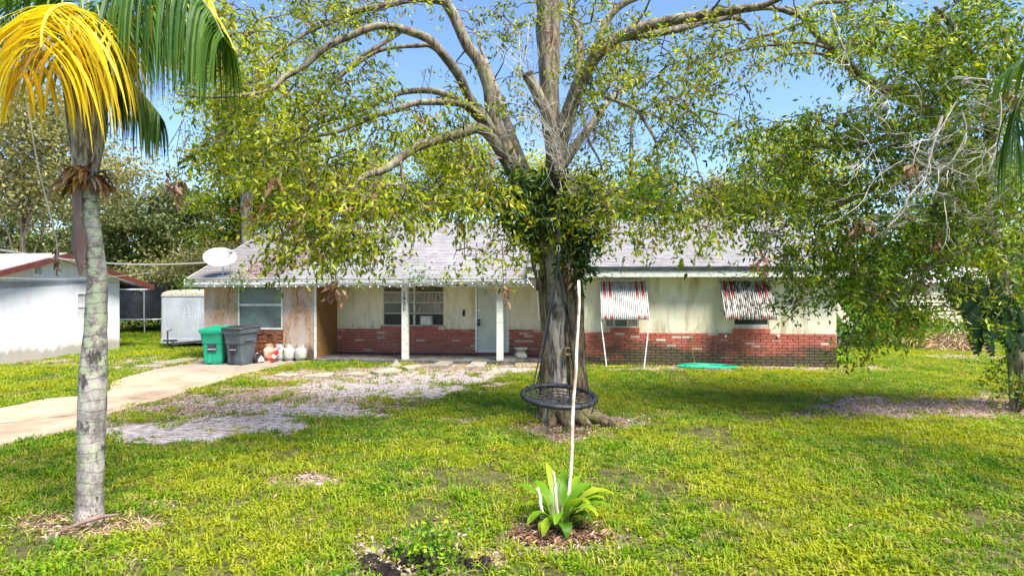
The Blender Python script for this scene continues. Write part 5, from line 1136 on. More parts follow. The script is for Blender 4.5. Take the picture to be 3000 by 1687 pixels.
for pts, r in (([(2760,340,7.0),(2735,420,7.0),(2720,480,7.0),(2712,520,7.0)],.020),([(2712,520,7.0),(2740,560,7.0),(2780,570,7.0)],.010),([(2712,520,7.0),(2660,580,7.0),(2645,620,7.0),(2600,665,7.0)],.013),([(2645,620,7),(2660,650,7)],.007),
               ([(3000,240,6.8),(2900,235,6.8),(2800,225,6.9)],.014),([(2900,238,6.8),(2930,290,6.8),(2928,380,6.8),(2915,450,6.8),(2895,505,6.8)],.017),([(2920,420,6.8),(2880,460,6.8),(2880,500,6.8)],.008),([(2820,330,6.9),(2830,390,6.9),(2790,470,6.9),(2750,495,6.9)],.012),([(2430,20,7.2),(2460,110,7.2),(2490,190,7.2)],.010),([(2520,235,7.2),(2570,265,7.2),(2600,295,7.2)],.009),([(2800,300,6.9),(2740,400,6.9),(2700,410,6.9)],.009)):
    pl = smooth_path([P(*p) for p in pts], 4); m.tube(pl, lerp_list([r, r*.4], len(pl)-1), 6, False)
    for q in pl[2::2]:
        for _ in range(3): shoot(m, q, Vector((random.uniform(-1,1),random.uniform(-.5,.5),random.uniform(-1,.2))), random.uniform(.15,.45), .0045, 3, .3, 1)
for _ in range(70): shoot(m, P(random.uniform(2500,2950), random.uniform(300,640), random.uniform(7.4,8.2)), Vector((random.uniform(-1,1),random.uniform(-1,.5),random.uniform(-.6,.4))), random.uniform(.4,.9), .0055, 3, .25, 1)
o = m.build('bare_shoots', M['drytwig'], RT); o['kind'] = 'stuff'
sp = np.array(px_blobs([(2680,470,20,20,6.95,.1,3),(2750,110,20,12,8,.1,3),(2690,800,40,30,8.5,.2,7),(2500,660,14,14,8,.1,2),(2980,260,14,14,6.8,.05,2),(2560,640,10,12,7.9,.1,2),(2740,690,14,14,7.9,.1,2)]))
C, D, L, W_ = spray_leaves(sp, np.tile([0,0,-1.0],(len(sp),1)), 8, (.09,.14), .10, .8, .38, .16)
lf = leaf_mesh('dead_leaf_cluster', C-np.array(RB), D, L, W_, M['deadleaf']); o = bpy.data.objects.new('dead_leaf_cluster', lf); COL.objects.link(o); o.parent = RT; o['kind'] = 'stuff'
# ---------------------------------------------------------------- philodendron with lobed leaves
pb = P(2935, 1000, 9.3)
PH_ = thing('climbing_philodendron', 'climbing plant with big dark lobed leaves hanging low at the right', 'climbing plant', (pb.x, pb.y, 0))
def lobed(L):
    m = MB(); n = 8; left = []; 
    for k in range(n):
        y0 = L*(k+.1)/n; wv = L*.36*math.sin(math.pi*min(1,(k+1.1)/(n+.6)))**.7
        for s in (-1, 1):
            m.add([(0,y0,0),(s*wv*.5,y0-.01*L,.02*L),(s*wv,y0+L*.06,-.07*L),(s*wv*.86,y0+L*.15,-.08*L),(s*wv*.5,y0+L*.12,.01*L),(0,y0+L*.125,0)], [(0,1,4,5) if s>0 else (5,4,1,0),(1,2,3,4) if s>0 else (4,3,2,1)])
    return m
lmes = []
for L in (.42,.5,.58):
    me_ = lobed(L).mesh('leaf', M['philo']); a = me_.attributes.new('rnd','FLOAT','POINT'); a.data.foreach_set('value', [random.random()]*len(me_.vertices)); lmes.append(me_)
stm = MB((pb.x, pb.y, 0)); stm.tube([(pb.x+.35, pb.y+.2, 0), (pb.x+.3, pb.y+.2, 1.0), (pb.x+.15, pb.y+.2, 2.1), (pb.x, pb.y+.2, 2.9)], .04, 8)
for px, py, rot in ((2850,880,-30),(2885,900,-12),(2925,890,5),(2960,905,15),(2865,930,-25),(2900,950,-8),(2940,960,8),(2985,950,18),(2870,985,-15),(2895,1000,0),(2975,1000,12),(3000,900,24),(2920,855,-4),(2835,850,-50),(2960,850,28),(2880,850,-20)):
    q = P(px, py-35, 9.2+random.uniform(-.3,.3)); o = from_mesh('leaf', random.choice(lmes), PH_)
    yv = Vector((math.sin(R(rot)), -.25+random.uniform(-.2,.2), -math.cos(R(rot)))).normalized(); zv = Vector((random.uniform(-.4,.4), -.8, .4)); xv = yv.cross(zv).normalized(); zv = xv.cross(yv)
    o.matrix_local = Matrix.Translation(q-Vector((pb.x,pb.y,0))) @ Matrix((xv,yv,zv)).transposed().to_4x4()
    stm.tube(smooth_path([(pb.x+.1, pb.y+.2, q.z+.35), (q.x*.5+pb.x*.5, q.y, q.z+.3), tuple(q)],3), .008, 5, False)
stm.build('stem', M['oldhose'], PH_)
# ---------------------------------------------------------------- palms
def strips(name, specs, mat, par, off, seg=6):
    """specs: (start, direction, length, width, droop, rnd)"""
    V_ = []; F_ = []; rn = []
    for a, d, L, w_, dr_, rd in specs:
        p = Vector(a)-off; v = Vector(d).normalized(); side = v.cross(Vector((0,0,1)))
        if side.length < .1: side = Vector((1,0,0))
        side.normalize(); side = (side + Vector((random.uniform(-.6,.6), random.uniform(-.6,.6), 0))).normalized(); n0 = len(V_)
        for k in range(seg+1):
            u = k/seg; ww = w_*(1.0 if u < .5 else (1-(u-.5)*1.85))*(.5 if k == 0 else 1)*.5
            V_ += [tuple(p-side*ww), tuple(p+side*ww)]; rn += [min(1,max(0,rd+u*.12))]*2
            if k: F_.append((n0+2*k-2, n0+2*k-1, n0+2*k+1, n0+2*k))
            v = (v + Vector((0,0,-dr_/seg))).normalized(); p = p + v*L/seg
    me_ = bpy.data.meshes.new(name); me_.from_pydata(V_, [], F_); me_.materials.append(mat)
    a = me_.attributes.new('rnd','FLOAT','POINT'); a.data.foreach_set('value', rn)
    o = bpy.data.objects.new(name, me_); COL.objects.link(o); o.parent = par; return o
def frond(par, off, pts, n, L, w_, mat, droop=2.6, side=1.0, label=None, r=.022, rmat=None, fwd=.5, rd=(.1,.85), lspread=.2):
    pl = smooth_path([P(*p) if len(p) == 3 and not isinstance(p, Vector) else p for p in pts], 6); N_ = len(pl)-1
    rc = MB(off).tube(pl, lerp_list([r, r*.25], N_), 6).build('frond', rmat or M['oldhose'], par, label=label)
    sp_ = []
    for i in range(n):
        u = .08+.92*i/n; f_ = u*N_; k = min(N_-1, int(f_)); q = pl[k].lerp(pl[k+1], f_-k); t_ = (pl[k+1]-pl[k]).normalized(); sd = t_.cross(Vector((0,0,1)))
        if sd.length < .05: sd = Vector((1,0,0))
        sd.normalize()
        for s in (-1, 1):
            d = t_*fwd + sd*s*side*random.uniform(.6,1) + Vector((0,0,random.uniform(-.2,.35)))
            ll = L*(.55+.6*math.sin(math.pi*(.15+.8*u)))*random.uniform(1-lspread,1+lspread*.5)
            sp_.append((q, d, ll, w_*random.uniform(.7,1.2), droop*random.uniform(.8,1.3), random.uniform(*rd)))
    lo_ = strips('leaflets', sp_, mat, rc, off); lo_['kind'] = 'stuff'; return rc
PB = G(258, 1532); PB.z = 0; PB.y -= 0
PT = thing('palm_tree', 'palm tree with a grey ringed trunk and a yellowing drooping frond', 'palm tree', PB)
Yp = PB.y
m = MB(PB); prof = [(258,1545,.135),(260,1520,.128),(262,1497,.124),(264,1440,.121),(266,1400,.118),(268,1300,.124),(270,1200,.130),(273,1100,.128),(277,1030,.116),(280,964,.105),(283,880,.098),(284,807,.092),(277,730,.082),(268,650,.078),(264,600,.076),(260,540,.074),(252,480,.08)]
pl = smooth_path([P(a,b,Yp) for a,b,_ in prof], 8); rl = lerp_list([r*.80 for *_,r in prof], 8)
m.tube(pl, rl, 36, True, lambda i,th,p: 1+.05*noise.noise(Vector((math.cos(th)*2, math.sin(th)*2, p.z*6)))+.025*abs(math.sin(p.z*17+1.5*noise.noise(p*3)))+ (max(0,.14-p.z)*.9*(1+.5*math.sin(th*4))))
m.build('trunk', M['palmbark'], PT, smooth=True)
bt = []
for k in range(16):
    a = k*2.4; z0 = 535-k*9; r0 = .085
    b = P(252, z0, Yp); d = Vector((math.cos(a), math.sin(a), 0)); m = MB(PB)
    up = [b+d*r0*.7, b+d*.115+Vector((0,0,.22)), b+d*.15+Vector((0,0,.5)), b+d*.13+Vector((-.02,0,.85))]
    ring = []
    for i, q in enumerate(smooth_path(up,3)):
        sd = d.cross(Vector((0,0,1))); ww = .075*(1-.07*i); ring.append([q-sd*ww-d*.02, q+d*.015, q+sd*ww-d*.02, q-d*.012])
    m.loft(ring); m.build('leaf_base', M['boot'], PT, smooth=False)
sp_ = []
for k in range(120):
    a = random.uniform(0, 6.28); q = P(252, random.uniform(490,545), Yp)+Vector((math.cos(a)*.10, math.sin(a)*.10, 0))
    sp_.append((q, (math.cos(a), math.sin(a), random.uniform(-.2,.9)), random.uniform(.10,.26), random.uniform(.02,.05), random.uniform(.5,3), random.random()))
M['fibreleaf'] = mat_leaf('fibre_leaf', [(0,(0.06,0.025,0.012)),(0.5,(0.22,0.08,0.03)),(.8,(0.50,0.26,0.05)),(1,(0.35,0.24,0.18))], trans=.1, tint=(1,1,1))
strips('fibre_skirt', sp_, M['fibreleaf'], PT, PB)['kind'] = 'stuff'
m = MB(PB); q0 = P(226, 540, Yp-.09); rg = []
for k, (dx, dz, ww) in enumerate(((0,0,.035),(-.005,-.15,.04),(.0,-.3,.035),(.01,-.42,.06),(.015,-.55,.065),(.03,-.68,.035),(.035,-.78,.008))):
    c = q0+Vector((dx,0,dz)); rg.append([c+Vector((-ww,0,0)), c+Vector((0,-.025,0)), c+Vector((ww,0,0)), c+Vector((0,.01,0))])
m.loft(rg); m.build('hanging_sheath', M['sheath'], PT, smooth=False)
Hh = (255, 130, Yp)
frond(PT, PB, [Hh, (240,40,Yp-.25), (200,15,Yp-.55), (150,30,Yp-.85), (125,80,Yp-1.0), (120,140,Yp-1.1)], 64, .92, .027, M['yfrond'], 3.0, 1.0, 'bright yellow frond drooping in front of the crown', rmat=M['yellow'], rd=(0,.8), fwd=.35)
frond(PT, PB, [Hh, (245,60,Yp-.1), (222,30,Yp-.35), (200,70,Yp-.55), (215,150,Yp-.7)], 44, .82, .026, M['yfrond'], 3.2, .9, 'shorter yellow frond with browned tips', rmat=M['yellow'], rd=(.3,1.0), fwd=.3)
frond(PT, PB, [Hh, (310,10,Yp-.1), (380,-60,Yp-.25), (470,-70,Yp-.4), (560,-30,Yp-.5), (620,40,Yp-.55), (655,110,Yp-.6)], 150, .86, .019, M['gfrond'], 6.5, .7, 'long green frond hanging like a curtain to the right', rd=(0,.85), fwd=.25, lspread=.3)
frond(PT, PB, [Hh, (320,40,Yp+.3), (400,0,Yp+.5), (480,10,Yp+.6), (560,60,Yp+.7)], 95, .85, .020, M['gfrond'], 6, .8, 'second green frond behind the curtain', rd=(0,.8), fwd=.3, lspread=.3)
frond(PT, PB, [(265,230,Yp), (320,225,Yp+.1), (385,245,Yp+.15), (430,290,Yp+.2), (470,340,Yp+.2)], 66, .60, .022, M['gfrond'], 5.0, .7, 'small lower green frond right of the leaf bases', rd=(0,.9), fwd=.5)
frond(PT, PB, [Hh, (210,30,Yp+.3), (130,-10,Yp+.4), (50,10,Yp+.5), (-20,80,Yp+.5)], 46, .8, .030, M['gfrond'], 2.8, .9, 'green frond arching left behind the yellow one', rd=(.1,.9), fwd=.4)
frond(PT, PB, [Hh, (260,0,Yp+.2), (280,-140,Yp+.4), (330,-240,Yp+.9)], 40, .7, .028, M['gfrond'], 2.2, .9, 'upright green frond at the top of the crown', rd=(.1,.9))
frond(PT, PB, [Hh, (230,-20,Yp-.1), (160,-120,Yp-.2), (40,-170,Yp-.3), (-100,-120,Yp-.4)], 46, .75, .028, M['gfrond'], 2.6, .9, 'upper left green frond above the frame', rd=(.1,.8))
frond(PT, PB, [Hh, (560,-20,Yp-.2), (640,60,Yp-.2), (690,150,Yp-.2)], 16, .36, .022, M['yfrond'], 5, .7, 'yellowed tip of the long curtain frond', rd=(0,.7), rmat=M['yellow'])
frond(PT, PB, [Hh, (150,150,Yp-.3), (95,170,Yp-.6), (60,230,Yp-.7)], 26, .6, .034, M['yfrond'], 3.4, .8, 'low yellow frond at the left of the crown', rd=(0,.8), rmat=M['yellow'], fwd=.3)
frond(PT, PB, [Hh, (262,90,Yp-.2), (300,60,Yp-.35), (340,110,Yp-.45)], 20, .6, .028, M['yfrond'], 2.8, .7, 'yellow-green leaflets in front of the curtain', rd=(.1,.6), rmat=M['yellow'])
# dangling dead cluster near the neighbour gable
p = P(160, 560, 5.6)
t = thing('hanging_dead_twig', 'thin twig with a string of dry brown leaves dangling before the white gable', 'twig', p)
pl = smooth_path([P(80,300,5.6), P(110,480,5.6), P(150,640,5.6), P(168,725,5.6), P(163,800,5.6)], 5)
MB(p).tube(pl, .006, 5).build('stem', M['drytwig'], t)
C = np.array([tuple(P(165+random.uniform(-3,3), random.uniform(715,795), 5.6)) for _ in range(26)]); D = np.tile([0,0,-1.0],(26,1))+rng.normal(size=(26,3))*.35
o = bpy.data.objects.new('dry_leaves', leaf_mesh('dry_leaves', C-np.array(p), D, rng.uniform(.06,.10,26), rng.uniform(.03,.04,26), M['deadleaf'])); COL.objects.link(o); o.parent = t; o['kind'] = 'stuff'
# fallen frond stalk at the palm foot
a = G(175, 1558, .05); b = G(345, 1507, .10)
o = MB(a).tube(smooth_path([a, a.lerp(b,.3)+Vector((0,0,.02)), a.lerp(b,.7)+Vector((0,-.02,.03)), b],3), lerp_list([.010,.018,.02,.008],3), 7).build('fallen_stalk', M['sheath'], smooth=True); o.location = a; tag(o, 'brown fallen palm stalk leaning across the foot of the palm', 'stalk')
# palm off to the right
QB = Vector((6.6, 5.2, 0))
QT = thing('palm_tree', 'palm at the far right edge of which only hanging green leaflets show', 'palm tree', QB)
m = MB(QB); m.tube([QB, QB+Vector((-.05,0,1.5)), QB+Vector((0,0,3)), QB+Vector((0,0,4.3))], [.17,.13,.11,.09], 20, True, lambda i,th,p: 1+.04*math.sin(p.z*40)); m.build('trunk', M['palmbark'], QT, smooth=True)
qh = QB+Vector((0,0,4.3))
QF = [[qh, qh+Vector((-.6,-.1,.25)), P(3180,80,5.1), P(3060,190,5.1), P(2990,290,5.1), P(2960,400,5.1)]]
for rc_, nn in ((QF[0],60),):
    frond(QT, QB, rc_, nn, 1.0, .017, M['gfrond'], 8, .35, 'frond whose leaflets hang down the right edge of the frame', rd=(0,.7), fwd=.1)
for a in (0.2, 1.3, 2.3, 4.2, 5.2):
    d = Vector((math.cos(a), math.sin(a), 0)); frond(QT, QB, [qh, qh+d*.5+Vector((0,0,.4)), qh+d*1.1+Vector((0,0,.45)), qh+d*1.7+Vector((0,0,.1))], 30, .7, .03, M['gfrond'], 2.6, .8)
p0 = P(2600, -60, 6.5)
# ================================================================ BACKGROUND TREES
def bg_tree(name, label, px, Y, blobs, leafm, n, ls, trunk=True, tr=.2, bark='bgbark', sig=.42, group='trees standing behind the houses', up=0.0, tpx=None):
    """blobs in photo pixels (cx, cy, rx, ry, weight), given depth by the tree's own distance"""
    B = P(tpx or px, 0, Y); B.z = 0
    t = thing(name, label, 'tree', B, 0, group)
    tot = sum(b[4]*b[2]*b[3] for b in blobs); cc = []
    for cx, cy, rx_, ry_, w_ in blobs:
        k = max(4, int(n/70*w_*rx_*ry_/tot)); dep = min(rx_, ry_*1.2)*Y/F
        for _ in range(k):
            v = rng.normal(size=3); v /= np.linalg.norm(v); r = rng.random()**.45
            c = P(cx, cy, Y); cc.append((c.x+v[0]*r*rx_*Y/F, c.y+v[1]*r*dep, max(.4, c.z+v[2]*r*ry_*Y/F)))
    cc = np.array(cc); per = max(10, n//len(cc))
    C = np.repeat(cc, per, 0) + rng.normal(size=(len(cc)*per,3))*np.array([sig,sig,sig*.62])
    C[:,2] = np.maximum(C[:,2], .05)
    D = rng.normal(size=C.shape)+np.array([0,0,-.3+up]); L = rng.uniform(ls*.7, ls*1.3, len(C))
    Nn = rng.normal(size=C.shape)*.7+np.array([0,0,1.0])
    rn = np.clip(np.repeat(rng.normal(.45,.22,len(cc)), per)+rng.normal(0,.18,len(C)), 0, 1)
    me_ = leaf_mesh('foliage', C-np.array(B), D, L, L*.5, leafm, rn, Nrm=Nn); o = bpy.data.objects.new('foliage', me_); COL.objects.link(o); o.parent = t; o['kind'] = 'stuff'
    topz = float(np.percentile(cc[:,2], 60)); m = MB(B)
    cxm = P(blobs[0][0], 0, Y).x
    pts = [B, Vector((B.x+.1, B.y, topz*.3)), Vector(((B.x+cxm)/2, B.y, topz*.65)), Vector((cxm, B.y, topz))]
    pl = smooth_path(pts, 3); m.tube(pl, lerp_list([tr*1.25, tr, tr*.75, tr*.4], 3), 10)
    s2 = Skeleton(); s2.add(pl[3:], [tr]*9)
    sub = cc[rng.permutation(len(cc))[:90]]
    for c in sub[:14]:
        a = pl[random.randint(3, len(pl)-1)]; b = Vector(c); q = [a, a.lerp(b,.4)+Vector((0,0,.1*(b-a).length)), b]
        q = smooth_path(q, 3); m.tube(q, lerp_list([tr*.4, tr*.08], len(q)-1), 6, False); s2.add(q, [0]*len(q))
    grow_to(s2, [tuple(c) for c in sub[14:]], m, 6, .03, .08, 3, .0, 3)
    m.build('trunk', M[bark], t); return t
bg_tree('oak_tree', 'dense grey-green tree behind the trampoline', 450, 34, [(420,650,220,130,1),(560,640,150,120,1),(330,740,150,100,.8),(480,780,220,60,.6)], M['greyleaf'], 17000, .26, tr=.35)
bg_tree('oak_tree', 'dark green tree behind the white neighbour house', 90, 38, [(90,690,240,110,1),(0,760,180,100,.8),(240,740,120,90,.7)], M['greyleaf'], 12000, .28, tr=.35)
bg_tree('oak_tree', 'shady tree with a dark leaning trunk at the left end of the grey roof', 700, 27, [(700,600,120,90,1),(800,560,110,90,.8),(640,690,80,60,.6),(720,740,90,50,.5)], M['oakleaf'], 9000, .20, tr=.28, tpx=745)
bg_tree('oak_tree', 'low grey shrubby tree overhanging the trailer', 520, 25, [(560,790,130,50,1),(650,760,70,60,.7),(420,800,80,30,.4)], M['paleleaf'], 5500, .16, tr=.12)
bg_tree('vine_tree', 'nearly bare twiggy tree hung with pale vines left of the palm', 60, 20, [(70,400,220,130,1),(20,540,190,80,.9),(200,560,170,70,.8),(330,500,110,60,.6),(150,300,160,60,.4)], M['paleleaf'], 19000, .15, tr=.10, bark='limb', sig=.55)
bg_tree('oak_tree', 'tall yellow-green tree showing behind the palm fronds', 720, 21, [(720,330,170,160,1),(620,180,120,110,.6),(820,180,140,100,.5),(680,480,140,80,.7),(860,420,120,110,.7)], M['limeleaf'], 12500, .14, tr=.24, sig=.36)
bg_tree('oak_tree', 'yellow-green tree behind the left part of the roof', 1010, 24, [(1010,560,150,90,1),(930,440,110,90,.5),(1120,600,90,50,.6),(850,620,80,60,.5)], M['limeleaf'], 9000, .16, tr=.22)
bg_tree('oak_tree', 'bright yellow tree behind the roof ridge left of the trunk', 1310, 25, [(1300,500,150,80,1),(1200,420,90,60,.6),(1400,470,90,70,.7),(1330,590,150,50,.7)], M['limeleaf'], 9000, .16, tr=.22)
bg_tree('pine_tree', 'distant grey-green conifer between the yellow trees', 1095, 42, [(1090,440,40,50,1),(1085,510,80,60,1.1),(1090,590,110,50,1)], M['greyleaf'], 4200, .26, tr=.2)
bg_tree('oak_tree', 'mid green tree directly behind the big trunk', 1660, 27, [(1660,560,160,70,1),(1560,500,80,60,.6),(1740,610,100,40,.5)], M['limeleaf'], 7000, .17, tr=.22)
bg_tree('lime_tree', 'vivid green leafy tree just right of the big trunk', 1890, 23, [(1890,540,70,80,1),(1860,620,110,40,.7),(1940,600,60,40,.5)], M['brightleaf'], 5200, .14, tr=.12, tpx=1850)
bg_tree('oak_tree', 'pale olive tree fading behind the right roof', 2130, 36, [(2130,570,110,60,1),(2240,600,90,50,.7),(2060,620,80,40,.6)], M['paleleaf'], 6500, .24, tr=.2)
bg_tree('oak_tree', 'yellow-green tree above the right roof end', 2330, 24, [(2330,440,130,90,1),(2250,560,120,90,.8),(2420,560,120,100,.8),(2380,700,110,90,.5)], M['limeleaf'], 10500, .15, tr=.2)
bg_tree('oak_tree', 'bushy green tree past the right corner of the house', 2620, 23, [(2620,760,150,140,1),(2520,820,90,80,.8),(2720,880,90,70,.7),(2600,920,130,50,.9)], M['brightleaf'], 8500, .15, tr=.16)
bg_tree('oak_tree', 'dark tree behind the beige shed', 2860, 30, [(2850,600,190,200,1),(2960,780,140,120,.8),(2740,760,120,120,.7)], M['rleaf'], 10000, .2, tr=.25)
# thin vine-covered snag
p = P(1852, 0, 26); p.z = 0
t = thing('snag', 'thin bare trunk wrapped in creeper right of the big tree', 'tree', p, 0, 'trees standing behind the houses')
MB().tube([(0,0,0),(.1,0,4),(-.05,0,8),(.05,0,11)], [.14,.12,.1,.05], 8).build('trunk', M['bgbark'], t)
C = np.array([(rng.normal()*.14, rng.normal()*.14, rng.uniform(1,10.6)) for _ in range(900)]); D = rng.normal(size=C.shape)+np.array([0,0,-.6])
o = bpy.data.objects.new('creeper', leaf_mesh('creeper', C, D, rng.uniform(.1,.18,900), rng.uniform(.07,.1,900), M['greyleaf'])); COL.objects.link(o); o.parent = t; o['kind'] = 'stuff'
# far wood
n = 26000; X = rng.uniform(-95, 95, n); Yv = rng.uniform(62, 82, n); hh = 5.0+2.2*np.sin(X*.23)+1.5*np.sin(X*.71+2)+rng.normal(0,.6,n)
Z = hh*rng.random(n)**.8; C = np.stack([X,Yv,np.maximum(Z,.2)],1)
o = bpy.data.objects.new('far_wood', leaf_mesh('far_wood', C, rng.normal(size=C.shape), rng.uniform(.7,1.5,n), rng.uniform(.4,.8,n), M['greyleaf'])); COL.objects.link(o); tag(o, 'low line of distant woods beyond the gardens', 'woods', kind='stuff')
# ================================================================ SHRUBS AND SMALL PLANTS
def bush(name, label, px, py, Y, rx_, rz_, n, ls, mat, aspect=.35, cat='bush', up=.6, group=None):
    B = P(px, 0, Y); B.z = 0; t = thing(name, label, cat, B, 0, group)
    k = n//9; pos = []; m = MB()
    for _ in range(k):
        a = rng.random()*6.28; r = rng.random()**.5; e = Vector((math.cos(a)*r*rx_, math.sin(a)*r*rx_, rz_*(.25+.75*rng.random())*(1-.35*r)))
        m.tube([(e.x*.2,e.y*.2,0), (e.x*.7,e.y*.7,e.z*.6), e], [.008,.006,.003], 3, False); pos.append(tuple(e))
    m.build('stem', M['twig'], t)['kind'] = 'stuff'
    Pp = np.array(pos); C = np.repeat(Pp, 9, 0)+rng.normal(size=(k*9,3))*ls*.8; C[:,2] = np.maximum(C[:,2], .03)
    D = rng.normal(size=C.shape)+np.array([0,0,up]); L = rng.uniform(ls*.7,ls*1.2,len(C))
    o = bpy.data.objects.new('foliage', leaf_mesh('foliage', C, D, L, L*aspect, mat)); COL.objects.link(o); o.parent = t; o['kind'] = 'stuff'; return t
bush('shrub', 'lush light green shrub against the back of the right house corner', 2500, 960, 19.5, 1.0, 1.15, 1100, .22, M['brightleaf'])
bush('shrub', 'tall light green shrub beside the leaning white board', 2440, 960, 22, 1.2, 1.6, 900, .22, M['brightleaf'])
bush('shrub', 'green undergrowth in front of the beige shed', 2690, 1000, 20.5, 1.3, 1.0, 1100, .18, M['brightleaf'])
bush('shrub', 'yellow-green undergrowth right of the house corner', 2580, 1000, 21.5, 1.4, .9, 1000, .18, M['limeleaf'])
bush('shrub', 'small leafy shoots at the foot of the right edge tree', 2975, 1160, 9.3, .32, .75, 190, .09, M['rleaf'], .4)
bush('shrub', 'low green weeds growing behind the trampoline', 440, 960, 29, 3.2, .9, 1400, .2, M['brightleaf'])
bush('shrub', 'green creeper sprouting from the left roof corner', 575, 820, 15.4, .3, .25, 10, .1, M['brightleaf'])
def blades(name, label, B, n, L, w_, spread, mat, cat, droop=2.0, z=.0, par=None):
    t = thing(name, label, cat, B); sp_ = []
    for _ in range(n):
        a = random.uniform(0,6.28); r = random.random()*spread; q = Vector((math.cos(a)*r, math.sin(a)*r, z)); sp_.append((q, (math.cos(a)*.6, math.sin(a)*.6, random.uniform(.6,1.4)), L*random.uniform(.6,1.1), w_, droop*random.uniform(.5,1.3), random.random()))
    strips('blades', sp_, mat, t, Vector((0,0,0)))['kind'] = 'stuff'; return t
blades('agave', 'small spiky agave at the right foot of the house', G(2476,1066), 18, .55, .045, .05, M['brightleaf'], 'plant', .3)
blades('ornamental_grass', 'clump of long arching grass beside the straw heap', P(2690,0,19.2)*Vector((1,1,0)) if False else Vector((P(2690,0,19.2).x,19.2,0)), 140, 1.3, .035, .4, M['paleleaf'], 'grass clump', 2.0)
blades('ornamental_grass', 'smaller grass clump nearer the house corner', Vector((P(2630,0,19.8).x,19.8,0)), 90, 1.0, .035, .35, M['paleleaf'], 'grass clump', 2.2)
# straw heap
B = Vector((P(2790,0,18.6).x, 18.6, 0)); n = 1500; a = rng.random(n)*6.28; r = rng.random(n)**.5; C = np.stack([np.cos(a)*r*1.0, np.sin(a)*r*.8, .75*(1-r)**.8*rng.random(n)+.02], 1)
D = np.stack([np.cos(a)*.7+rng.normal(0,.5,n), np.sin(a)*.7+rng.normal(0,.5,n), -.5+rng.normal(0,.25,n)], 1)
o = bpy.data.objects.new('straw_heap', leaf_mesh('straw_heap', C, D, rng.uniform(.25,.7,n), rng.uniform(.015,.03,n), M['straw'])); COL.objects.link(o); o.location = B; tag(o, 'heap of dry straw in front of the beige shed', 'straw heap', kind='stuff')
# roof creepers
for px, py, lab in ((560,830,'green creeper tuft at the left end of the gutter'), (705,822,'green creeper tuft hanging from the gutter above the window'), (1235,800,'bright creeper tuft on the gutter above the porch window')):
    x, z = hp(px, py, -.3); B = hw(x, -.42, z); C = rng.normal(size=(110,3))*np.array([.20,.10,.14]); 
    t = thing('roof_creeper', lab, 'creeper', B, 0, 'creeper tufts on the porch gutter')
    MB().tube(smooth_path([(0,.12,-.05),(.1,.0,.08),(.0,-.05,.0),(-.1,-.05,-.15)],4), .005, 4).build('stem', M['oldhose'], t)
    o = bpy.data.objects.new('leaves', leaf_mesh('leaves', C, rng.normal(size=C.shape)+np.array([0,0,-.5]), rng.uniform(.06,.11,110), rng.uniform(.03,.05,110), M['brightleaf'])); COL.objects.link(o); o.parent = t; o['kind'] = 'stuff'
# ---------------------------------------------------------------- foreground plant, stakes, pole, stump
PBS = G(1640, 1556); PBS.z = 0
t = thing('broad_leaved_plant', 'bright green broad-leaved plant in a mulch ring in front of the swing', 'plant', PBS)
def blade_leaf(L, wv, bend, seg=9):
    V_ = []; F_ = []; p = Vector((0,0,0)); ang = R(random.uniform(48,74))
    for k in range(seg+1):
        u = k/seg; ww = wv*(.10 if u < .22 else math.sin(math.pi*min(1,(u-.14)/.9))**.8)*.5+.002
        nr = Vector((-math.sin(ang),0,math.cos(ang)))
        wav = .008*math.sin(u*17)
        V_ += [(p.x, -ww, p.z+ww*.35+wav), (p.x, 0, p.z), (p.x, ww, p.z+ww*.35-wav)]
        if k: n0 = 3*k-3; F_ += [(n0,n0+1,n0+4,n0+3),(n0+1,n0+2,n0+5,n0+4)]
        p = p+Vector((math.cos(ang),0,math.sin(ang)))*L/seg; ang -= bend/seg*(.3+1.6*u)
    return V_, F_
leafspec = [(-60,.62,.085,1.5),(35,.60,.095,1.7),(8,.66,.10,1.75),(-12,.60,.10,2.0),(60,.62,.09,1.3),(120,.55,.09,1.2),(100,.50,.08,1.5),(150,.50,.085,1.9),(185,.42,.08,1.8),(170,.58,.08,1.3),(-35,.5,.10,2.1),(-100,.45,.095,2.0),(-120,.40,.085,2.3),(-150,.42,.08,2.2),
            (20,.45,.08,2.3),(-5,.52,.09,1.5),(80,.62,.085,1.0),(45,.5,.085,2.1),(-80,.32,.10,2.6),(-140,.30,.08,2.6),(135,.40,.07,2.2),(15,.6,.085,1.35),(-20,.38,.085,2.5),(210,.40,.075,2.2),(100,.68,.07,.7),(75,.55,.07,.9)]
for az, L, wv, bd in leafspec:
    V_, F_ = blade_leaf(L*.86, wv*1.02, bd*1.1); me_ = bpy.data.meshes.new('leaf'); me_.from_pydata(V_, [], F_); me_.materials.append(M['plantleaf'])
    rr_ = random.random(); a = me_.attributes.new('rnd','FLOAT','POINT'); a.data.foreach_set('value', [min(1,max(0,rr_*.8+.25*(i//3)/9-.05)) for i in range(len(V_))]); me_.polygons.foreach_set('use_smooth', [True]*len(F_))
    o = from_mesh('leaf', me_, t, (math.cos(R(az))*.04, math.sin(R(az))*.04, .05), (0, 0, R(az)))
m = MB()
for k in range(14):
    a = random.uniform(0,6.28); m.tube([(math.cos(a)*.05, math.sin(a)*.05, 0), (math.cos(a)*.07, math.sin(a)*.07, .1), (math.cos(a)*.10, math.sin(a)*.10, .2)], [.012,.010,.006], 6)
m.build('stalk', M['oldhose'], t)
